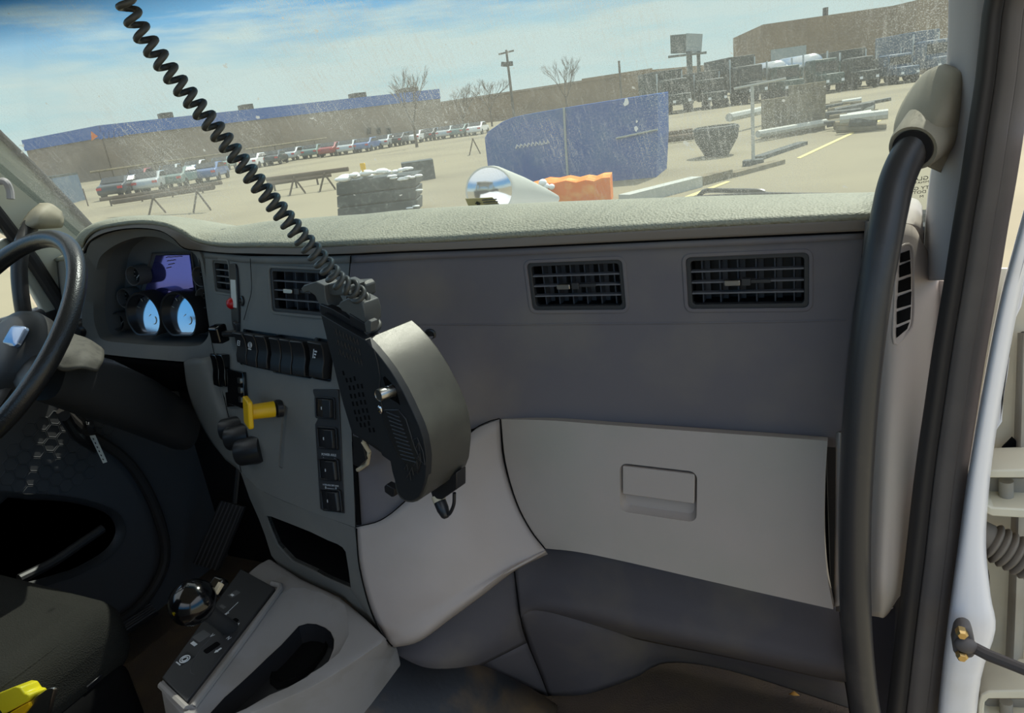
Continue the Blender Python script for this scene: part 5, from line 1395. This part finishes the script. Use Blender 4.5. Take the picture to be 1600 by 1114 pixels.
# black and white bundle stack
A6, B6 = gp(535, 345), gp(652, 330)
f6 = face_frame(A6, B6); sg6 = 1 if f6.n.dot(CAM - A6) > 0 else -1
def c6(px, py, o=0): return PP(px, py, A6 + f6.n * sg6 * o, f6.n)
BS = thing('bundle_stack', 'dark stacked bundles topped with torn white plastic', 'stack', A6)
for k, (y0, y1) in enumerate(((346,326), (325,307), (306,286))):
    MB().prism([c6(528 - k, y0), c6(652 - k, y0 - 15), c6(652 - k, y1 - 14), c6(527 - k, y1)], -f6.n * sg6 * (1.3 + .1 * k)).build('bundle', 'bale_dark', BS, smooth=0, bevel=.03)
bm_ = MB(); rnd = random.Random(8)
for k in range(22):
    x = 528 + rnd.random() * 118; y = 285 - (x - 528) * .14 - rnd.random() * 8 - 2; r = rnd.uniform(.06, .13)
    bm_.ell(c6(x, y, -rnd.random() * .6), r * 1.8, r * 1.5, r * .7, None, 10, 6)
bm_.build('white_plastic', 'plastic_white', BS, smooth=80)
bm_ = MB()
for k in range(10):
    x, y = 610 + rnd.random() * 45, 274 + rnd.random() * 8; bm_.ell(c6(x, y, .06), .13, .1, .035, None, 10, 6)
for (x, y) in ((650,322), (640,325), (655,297), (630,330)): bm_.ell(c6(x, y, .05), .13, .06, .03, None, 10, 6)
bm_.build('torn_wrap', 'plastic_white', BS, smooth=80)
yt = MB(); yt.tube([c6(567, 274), c6(567, 264)], .025, 6); yt.rbox(Fr(c6(567, 260), V(1, 0, 0), UP), .16, .18, -.02, .02, .2); yt.build('yellow_tag', 'yellow', BS)
A7, B7 = gp(632, 286), gp(681, 279)
tag(block('timber_block', 'bale_dark', A7, B7, .82, 1.2, None), 'grey stacked block behind the plastic-topped bundles', 'stack')
DU = thing('dumpster', 'dark dumpster in the yard beside the driver pillar', 'dumpster', gp(112, 318))
a_, b_ = gp(96, 322), gp(134, 312)
block('bin', 'machine_blue', a_, b_, 1.9, 1.6, DU); block('lid', 'machine_dark', a_, b_, 2.05, 1.6, DU, 1.9)
pp0 = gp(138, 322); tag(MB().tube([pp0, pp0 + UP * 1.1], .04, 6).build('marker_post', 'bark', None), 'thin leaning marker post just right of the dark dumpster', 'post')
# trestles with pipes
def trestle(x, y, h, label):
    b0 = gp(x, y); t = thing('trestle', label, 'trestle', b0, 'pipe trestles in the yard')
    r_ = V(ray(x, y).y, -ray(x, y).x, 0).normalized(); f_ = UP.cross(r_)
    for (a, c) in ((-1, -1), (1, -1), (-1, 1), (1, 1)):
        MB().tube([b0 + r_ * a * .35 + f_ * c * .4, b0 + f_ * c * .4 + UP * h], .035, 5).build('leg', 'bark', t)
    MB().tube([b0 - f_ * .5 + UP * h, b0 + f_ * .5 + UP * h], .05, 6).build('top_beam', 'bark', t)
    return b0 + UP * (h + .06)
t1 = trestle(246, 334, .72, 'rusty A-frame trestle nearest the driver pillar'); t2_ = trestle(316, 330, .85, 'rusty A-frame trestle second from the driver pillar')
t3 = trestle(465, 303, .75, 'rusty A-frame trestle right behind the lower part of the coiled cord'); t4 = trestle(512, 297, .75, 'rusty A-frame trestle left of the plastic-topped bundles'); t5 = trestle(742, 241, .95, 'rusty A-frame trestle just left of the blue container')
def beam(a, b_, r, label, m='bark', name='steel_pipe'):
    tag(MB().tube([a, b_], r, 8).build(name, m, None), label, 'pipe', 'long pipes across the yard')
dd = (t2_ - t1)
beam(t1 - dd * 1.0, t2_ + dd * .35, .11, 'long rusty pipe lying across the two leftmost trestles')
dd = (t4 - t3); beam(t3 - dd * .9, t4 + dd * .8, .10, 'long rusty pipe lying across the trestles left of the bundles')
def rail(pts, label, m='wood_grey', r=.13):
    tag(MB().tube(pts, r, 8).build('rack_beam', m, None), label, 'beam', 'raised rack beams')
def post_rack(x0, y0, x1, y1, h, n, label, m='wood_grey'):
    a, b_ = gp(x0, y0), gp(x1, y1); t = thing('pipe_rack', label, 'rack', a, 'pipe racks before the car park')
    MB().tube([a + UP * h, b_ + UP * h], .12, 6).build('beam', m, t)
    for k in range(n):
        p0 = a.lerp(b_, (k + .3) / n); MB().tube([p0, p0 + UP * h], .05, 5).build('post', 'bark', t)
post_rack(150, 300, 352, 268, 1.8, 5, 'long pale rack beam on posts before the parked cars, at left of the cord'); post_rack(390, 262, 515, 240, 1.9, 4, 'long pale rack beam on posts right of the cord')
post_rack(160, 324, 350, 297, .45, 4, 'low dark rack beam nearest the driver pillar', 'bark'); post_rack(420, 300, 520, 285, .4, 3, 'low dark rack beam left of the bundles', 'bark')
# parked cars
def carmesh(col):
    t = thing('car', '', 'car', (0, 0, 0), 'cars in the car park')
    W = .9; side = [(-2.2, .35), (-2.2, .75), (-1.95, .92), (-1.2, 1.0), (-.55, 1.42), (.85, 1.45), (1.55, 1.05), (2.15, .95), (2.25, .6), (2.2, .35)]
    MB().prism([V(-W, x, z) for x, z in side], V(2 * W, 0, 0)).build('body', col, t, bevel=.10, bseg=2, smooth=60)
    gsd = [(-1.02, 1.02), (-.5, 1.37), (.8, 1.39), (1.38, 1.06)]
    MB().prism([V(-W - .012, x, z) for x, z in gsd], V(2 * W + .024, 0, 0)).build('side_windows', 'window_dark', t, smooth=0)
    MB().prism([V(-.72, 1.0, 1.44), V(.72, 1.0, 1.44), V(.78, 1.56, 1.09), V(-.78, 1.56, 1.09)], V(0, .03, .03)).build('rear_window', 'window_dark', t, smooth=0)
    MB().prism([V(-.72, -.62, 1.42), V(.72, -.62, 1.42), V(.78, -1.18, 1.04), V(-.78, -1.18, 1.04)], V(0, -.03, .03)).build('windshield', 'window_dark', t, smooth=0)
    for sx in (-1, 1):
        for y in (-1.4, 1.4):
            MB().lathe([(.16, -.1), (.33, -.1), (.33, .1), (.16, .1)], Fr(V(sx * .82, y, .33), V(0, 1, 0), V(0, 0, 1)), 16).build('wheel', 'tyre', t)
        MB().box(sx * .7 - .16, sx * .7 + .16, 2.19, 2.27, .7, .86).build('lamp', 'red', t, smooth=0)
        MB().box(sx * .66 - .16, sx * .66 + .16, -2.24, -2.16, .62, .76).build('lamp', 'plastic_white', t, smooth=0)
    return t
defm('car_silver', (176, 182, 182), .3, metal=.3, coat=.5); defm('car_dark', (40, 46, 48), .3, coat=.5); defm('car_blue', (60, 92, 140), .3, coat=.5); defm('car_white', (222, 224, 222), .35, coat=.4); defm('car_green', (96, 118, 112), .3, coat=.5); defm('car_red', (140, 40, 36), .3, coat=.5)
CARS = [(196,307,'dark','dark car nearest the driver pillar, at the front of the car park'),(243,299,'silver','silver car second from the driver pillar, in the front row'),(287,291,'green','grey-green car behind the two leftmost trestles'),(334,282,'blue','blue-grey car just left of the coiled cord'),(226,286,'red','dark red car in the second row behind the silver car'),(272,279,'silver','silver car in the second row over the trestles'),(312,271,'white','white car in the back row left of the cord'),(352,266,'green','grey-green car in the back row partly behind the cord'),(402,262,'white','white car just right of the coiled cord'),(432,257,'dark','dark car right of the cord, second along'),(462,250,'silver','silver car under the pale rack beam'),(492,246,'green','grey-green car under the right end of the pale rack beam'),(522,243,'red','dark red car left of the blue car'),(548,240,'silver','silver car next to the blue car'),(577,236,'blue','bright blue car in the middle of the row'),(603,231,'silver','silver car right of the blue car'),(628,227,'dark','dark car before the bare tree'),(652,223,'white','white-topped car under the bare tree'),(676,219,'dark','dark car right of the bare tree'),(700,216,'silver','silver car at the end of the store'),(724,213,'green','grey-green car right of the end of the store'),(748,210,'white','white car just left of the blue container')]
protos = {}
for i, (x, y, c, lab) in enumerate(CARS):
    if c not in protos:
        o = carmesh('car_' + c); protos[c] = o
    else: o = dup(protos[c])
    b0 = gp(x, y); o.location = b0; rr = ray(x, y)
    o.rotation_euler = (0, 0, -math.atan2(rr.x, rr.y) + math.radians(158 + (i * 7) % 14)); tag(o, lab)
# parked trucks
def truckmesh(m, kind):
    t = thing('truck', '', 'truck', (0, 0, 0), 'parked trucks at right')
    MB().box(-1.2, 1.2, -1.3, .6, .9, 3.2).build('cab', m, t, bevel=.15)
    MB().prism([V(-.95, -3.0, .8), V(.95, -3.0, .8), V(1.1, -1.3, .8), V(-1.1, -1.3, .8)], V(0, 0, 1.0)).build('hood', m, t, bevel=.12)
    MB().box(-1.05, 1.05, -1.36, -1.28, 2.1, 2.9).build('windshield', 'window_dark', t, smooth=0)
    if kind == 'box': MB().box(-1.3, 1.3, .7, 8, 1.1, 4.1).build('box_body', m, t, bevel=.05)
    elif kind == 'tank': MB().lathe([(.02, .7), (.8, .75), (1.1, 1.1), (1.1, 7.5), (.8, 7.9), (.02, 7.95)], Fr(V(0, 0, 2.75), V(1, 0, 0), V(0, 0, -1)), 24).build('tank', 'silver', t, smooth=50)
    else:
        MB().box(-1.2, 1.2, .7, 7, 1.1, 1.4).build('flatbed', m, t); MB().box(-1.2, 1.2, .8, 1.0, 1.4, 3.4).build('headboard', m, t); MB().box(-1.0, 1.0, 3, 6.5, 1.4, 2.9).build('load', 'bale_dark', t, bevel=.1)
    for sx in (-1, 1):
        for y in (-2.1, 4.5, 5.7):
            MB().lathe([(.25, -.18), (.52, -.18), (.52, .18), (.25, .18)], Fr(V(sx * 1.0, y, .52), V(0, 1, 0), V(0, 0, 1)), 16).build('wheel', 'tyre', t)
        MB().tube([V(sx * 1.25, .75, 1.0), V(sx * 1.25, .75, 3.9)], .09, 8).build('exhaust_stack', 'silver', t)
        MB().box(sx * 1.45 - .12, sx * 1.45 + .12, -1.2, -1.1, 2.0, 2.8).build('mirror', m, t)
        MB().box(sx * .75 - .14, sx * .75 + .14, -3.04, -2.98, 1.0, 1.25).build('headlamp', 'plastic_white', t)
    return t
TA, TB = gp(1052, 177), gp(1450, 124)
tdir = (TB - TA).normalized()
TR = [('machine_dark','box','dark box truck at the left end of the truck row, beside the blue container'),('machine_dark','box','dark box truck second from the left end of the truck row'),('machine_dark','box','dark box truck third from the left end, right of the billboard posts'),('machine_green','tank','left one of the two silver tank trucks before the tall hall'),('machine_green','tank','right one of the two silver tank trucks before the tall hall'),('machine_dark','box','dark box truck right of the two silver tank trucks'),('machine_blue','flat','blue-grey flatbed truck before the right end of the hall'),('machine_blue','box','blue-grey box truck at the far right, above the handle bracket')]
pt = {}
for i, (m, kind, lab) in enumerate(TR):
    k = (m, kind)
    if k in pt: o = dup(pt[k])
    else: o = truckmesh(m, kind); pt[k] = o
    o.location = TA.lerp(TB, i / 7); o.rotation_euler = (0, 0, math.atan2(tdir.y, tdir.x) + [.05, -.03, .06, .0, .08, -.05, .04, .0][i]); o.scale = (1, 1, [1, .86, 1.1, .95, 1.0, .92, .86, 1.12][i]); tag(o, lab)
# things on the ground between
def near(x, y): return gp(x, y)
TK = thing('tub', 'round black tub with tapered base standing in the yard under the billboard', 'tub', gp(1120, 243))
b0 = gp(1120, 243); f = Fr(b0, V(1, 0, 0), V(0, 1, 0))
MB().lathe([(.40, 0), (.72, .55), (.76, .8), (.74, .98), (.66, 1.0), (.62, .9), (.4, .3)], f, 32).build('shell', 'machine_dark', TK, smooth=50)
MB().lathe([(.77, .86), (.79, .9), (.77, .94)], f, 32).build('band', 'bale_dark', TK)
beam(gp(1140, 209) + UP * .75, gp(1215, 190) + UP * .75, .2, 'pale grey pipe lying behind the black tub', 'pipe_grey'); beam(gp(1184, 222) + UP * .3, gp(1290, 203) + UP * .3, .14, 'pale grey pipe in front of the wooden panels', 'pipe_grey')
beam(gp(1032, 226) + UP * .2, gp(1088, 219) + UP * .2, .16, 'dark beam on the ground left of the black tub'); beam(gp(1032, 217) + UP * .2, gp(1082, 210) + UP * .2, .12, 'thinner dark beam behind the one left of the black tub')
for i, (x, y, h, w_) in enumerate(((1200,216,1.5,.5), (1222,212,1.5,.6), (1250,208,1.9,.9), (1275,204,1.9,.7))):
    a = gp(x, y); rr = V(ray(x, y).y, -ray(x, y).x, 0).normalized()
    tag(block('timber_stack', 'wood_grey', a - rr * w_ / 2, a + rr * w_ / 2, h, .5, None), ['upright grey timber panel right of the lamp post', 'second upright grey timber panel from the lamp post', 'wide upright grey timber panel, third from the lamp post', 'upright grey timber panel nearest the scrap pile'][i], 'timber', 'upright timber panels')
JU = thing('scrap_pile', 'pile of scrap pipes and timber beside the yellow road line', 'scrap pile', gp(1320, 195))
rnd = random.Random(3)
for k in range(26):
    c = gp(1292 + rnd.random() * 72, 207 - rnd.random() * 32) + UP * rnd.uniform(.1, .55); a = rnd.uniform(-.4, .7); L = rnd.uniform(.6, 1.8)
    d_ = V(math.cos(a), math.sin(a) * .6, rnd.uniform(-.1, .1))
    MB().tube([c - d_ * L / 2, c + d_ * L / 2], rnd.uniform(.06, .2), 8).build('pipe', rnd.choice(['wood_grey', 'bale_dark', 'pipe_grey', 'machine_dark', 'wood_grey']), JU)
q0 = gp(1177, 258); tp2 = V(q0.x, q0.y, at_d(1176, 135, math.hypot(q0.x, q0.y)).z)
LP = thing('sign_post', 'slim steel post on a concrete foot right of the black tub', 'post', q0)
MB().tube([q0, V(q0.x, q0.y, tp2.z)], .05, 8).build('pole', 'pipe_grey', LP); MB().box(-.28, .28, -.2, .2, 0, .16, Fr(q0, V(1, 0, 0), V(0, 1, 0))).build('foot', 'bale_dark', LP)
MB().tube([V(q0.x - .5, q0.y, tp2.z), V(q0.x + .9, q0.y, tp2.z + .1)], .04, 6).build('crossbar', 'pipe_grey', LP)
def curb(x0, y0, x1, y1, h, label, m='wood_grey'): tag(block('curb_beam', m, gp(x0, y0), gp(x1, y1), h, .35, None), label, 'beam', 'beams on the ground ahead of the wiper')
curb(985, 322, 1098, 292, .26, 'long concrete beam on the ground nearest the wiper', 'pipe_grey'); curb(1100, 290, 1145, 278, .22, 'short grey beam beyond the long concrete beam'); curb(1150, 277, 1227, 256, .12, 'low grey timber beam by the foot of the steel post'); curb(1192, 250, 1262, 226, .12, 'dark timber beam behind the foot of the steel post', 'bale_dark')
yl = MB().add([gp(1245, 247) + UP * .01, gp(1250, 248) + UP * .01, gp(1386, 184) + UP * .01, gp(1380, 184) + UP * .01], [(0, 1, 2, 3)]).build('road_line', 'line_yellow', None, fixn=False); struct(yl)
yl = MB().add([gp(1050, 315) + UP * .01, gp(1060, 316) + UP * .01, gp(1142, 284) + UP * .01, gp(1134, 284) + UP * .01], [(0, 1, 2, 3)]).build('road_line', 'line_yellow', None, fixn=False); struct(yl)
# own truck: hood and round hood mirror, wiper, stickers
HO = thing('truck_hood', 'white sloping hood of the truck, just below the dashboard edge', 'hood', (-.8, 2.4, .4))
MB().loft([[V(-1.5, y, z - .25), V(-1.35, y, z), V(-.8, y, z + .04), V(-.25, y, z), V(-.1, y, z - .25), V(-.1, y, -.4), V(-1.5, y, -.4)] for y, z in ((1.62, .80), (2.2, .66), (2.9, .45), (3.3, .1))]).build('panel', 'white_paint', HO, smooth=50)
mc = PD(765, 298, 2.75); mdir = (CAM - mc).normalized(); mn = (mdir + V(-.02, 0, .10)).normalized()
mf = Fr(mc, V(0, 0, 1).cross(mn), V(0, 0, 1)); 
if mf.n.dot(mdir) < 0: mf = Fr(mc, -mf.u, mf.v)
HM = thing('hood_mirror', 'round convex chrome mirror standing on the hood, seen through the windshield', 'mirror', mc)
Rm = 38 / 1110 * 2.75 * .92
MB().lathe([(Rm, 0), (Rm * .93, .006), (Rm * .7, .020), (Rm * .35, .031), (.001, .034)], mf, 40).build('glass', 'chrome', HM, smooth=80)
hs = [(Rm * 1.04, .004), (Rm * 1.06, -.01)]
hm = MB(); rings = []
for (r, dx, dy) in ((1.0, 0, .002), (1.05, 0, 0), (1.06, .01, -.03), (.8, .10, -.12), (.45, .20, -.2), (.2, .26, -.24)):
    rings.append([mf(Rm * r * math.cos(a) + dx, Rm * r * math.sin(a) - dx * .35, dy) for a in [2 * math.pi * k / 32 for k in range(32)]])
hm.loft(rings).build('shell', 'pipe_grey', HM, smooth=60)
MB().tube([mf(.08, -.1, -.08), mf(.10, -.25, -.1), V(mc.x + .1, mc.y, .55)], .014, 8).build('stalk', 'black', HM)
def wsp(px, py, off=0):
    # point on the raked glass (numerically), pushed out by off
    d = ray(px, py); a, b_ = .5, 3.0
    lo, hi = .3, 2.5
    for _ in range(50):
        m_ = (lo + hi) / 2; p_ = CAM + d * (m_ / d.y)
        if p_.y < ws(p_.x, p_.z - off * .57).y + off * .82: lo = m_
        else: hi = m_
    p_ = CAM + d * (lo / d.y); return p_
WP = thing('wiper', 'black windshield wiper resting along the bottom of the glass at right', 'wiper', wsp(1200, 302, .03))
MB().tube(spline([wsp(x, y, .03) for x, y in ((1350,309),(1260,305),(1200,304),(1120,307),(1030,314),(960,322))], 5), .004, 8).build('blade', 'black', WP)
MB().tube(spline([wsp(x, y, .045) for x, y in ((1092,306),(1104,298),(1140,298),(1190,299),(1202,304),(1330,306))], 5), .0045, 8).build('arm', 'black', WP)
def wfr(pts, off):
    q = [wsp(x, y, off) for x, y in pts]; return q
sq = wfr(((727,311),(769,309),(777,316),(783,328),(736,331)), -.006)
SK = thing('windshield_sticker', 'tan printed sticker at the bottom of the windshield, over the hood mirror', 'sticker', sq[0])
defm('sticker', (160, 150, 116), .7)
MB().prism(sq, V(0, .001, .001)).build('sheet', 'sticker', SK, smooth=0)
s1_ = Fr(wsp(747, 319, -.008), V(1, .0, 0), V(0, -.7, 1)); b = MB()
b.add([s1_(a * .007, c * .007, 0) for a, c in ((0, 1.2), (1.1, .1), (.5, .1), (.5, -1), (-.5, -1), (-.5, .1), (-1.1, .1))], [tuple(range(7))]); b.build('arrow_mark', 'black', SK, smooth=0)
b = MB()
for r in range(3): b.box(-.018, .018, -.006 + r * .007, -.003 + r * .007, 0, .0004, Fr(wsp(767, 317, -.008), V(1, 0, 0), V(0, -.7, 1)))
b.box(-.05, .045, -.001, .001, 0, .0004, Fr(wsp(757, 326.5, -.008), V(1, 0, 0), V(0, -.7, 1))); b.build('print', 'bezel', SK, smooth=0)
GT = thing('glass_mark', 'small mirrored black print in the passenger corner of the windshield', 'print', wsp(1438, 285, -.004))
for (y, s_, x_) in ((279, 'M GLASS', .010), (285, 'LAMINATED', .006), (294, 'SAFETY GLASS', .009), (300, 'AS1 DOT 20', .008), (307, 'M', .007)):
    f = Fr(wsp(1440, y, -.004), V(-1, .0, -.06), V(0, -.7, 1))
    text('lettering', s_, f, x_, 'black', GT)
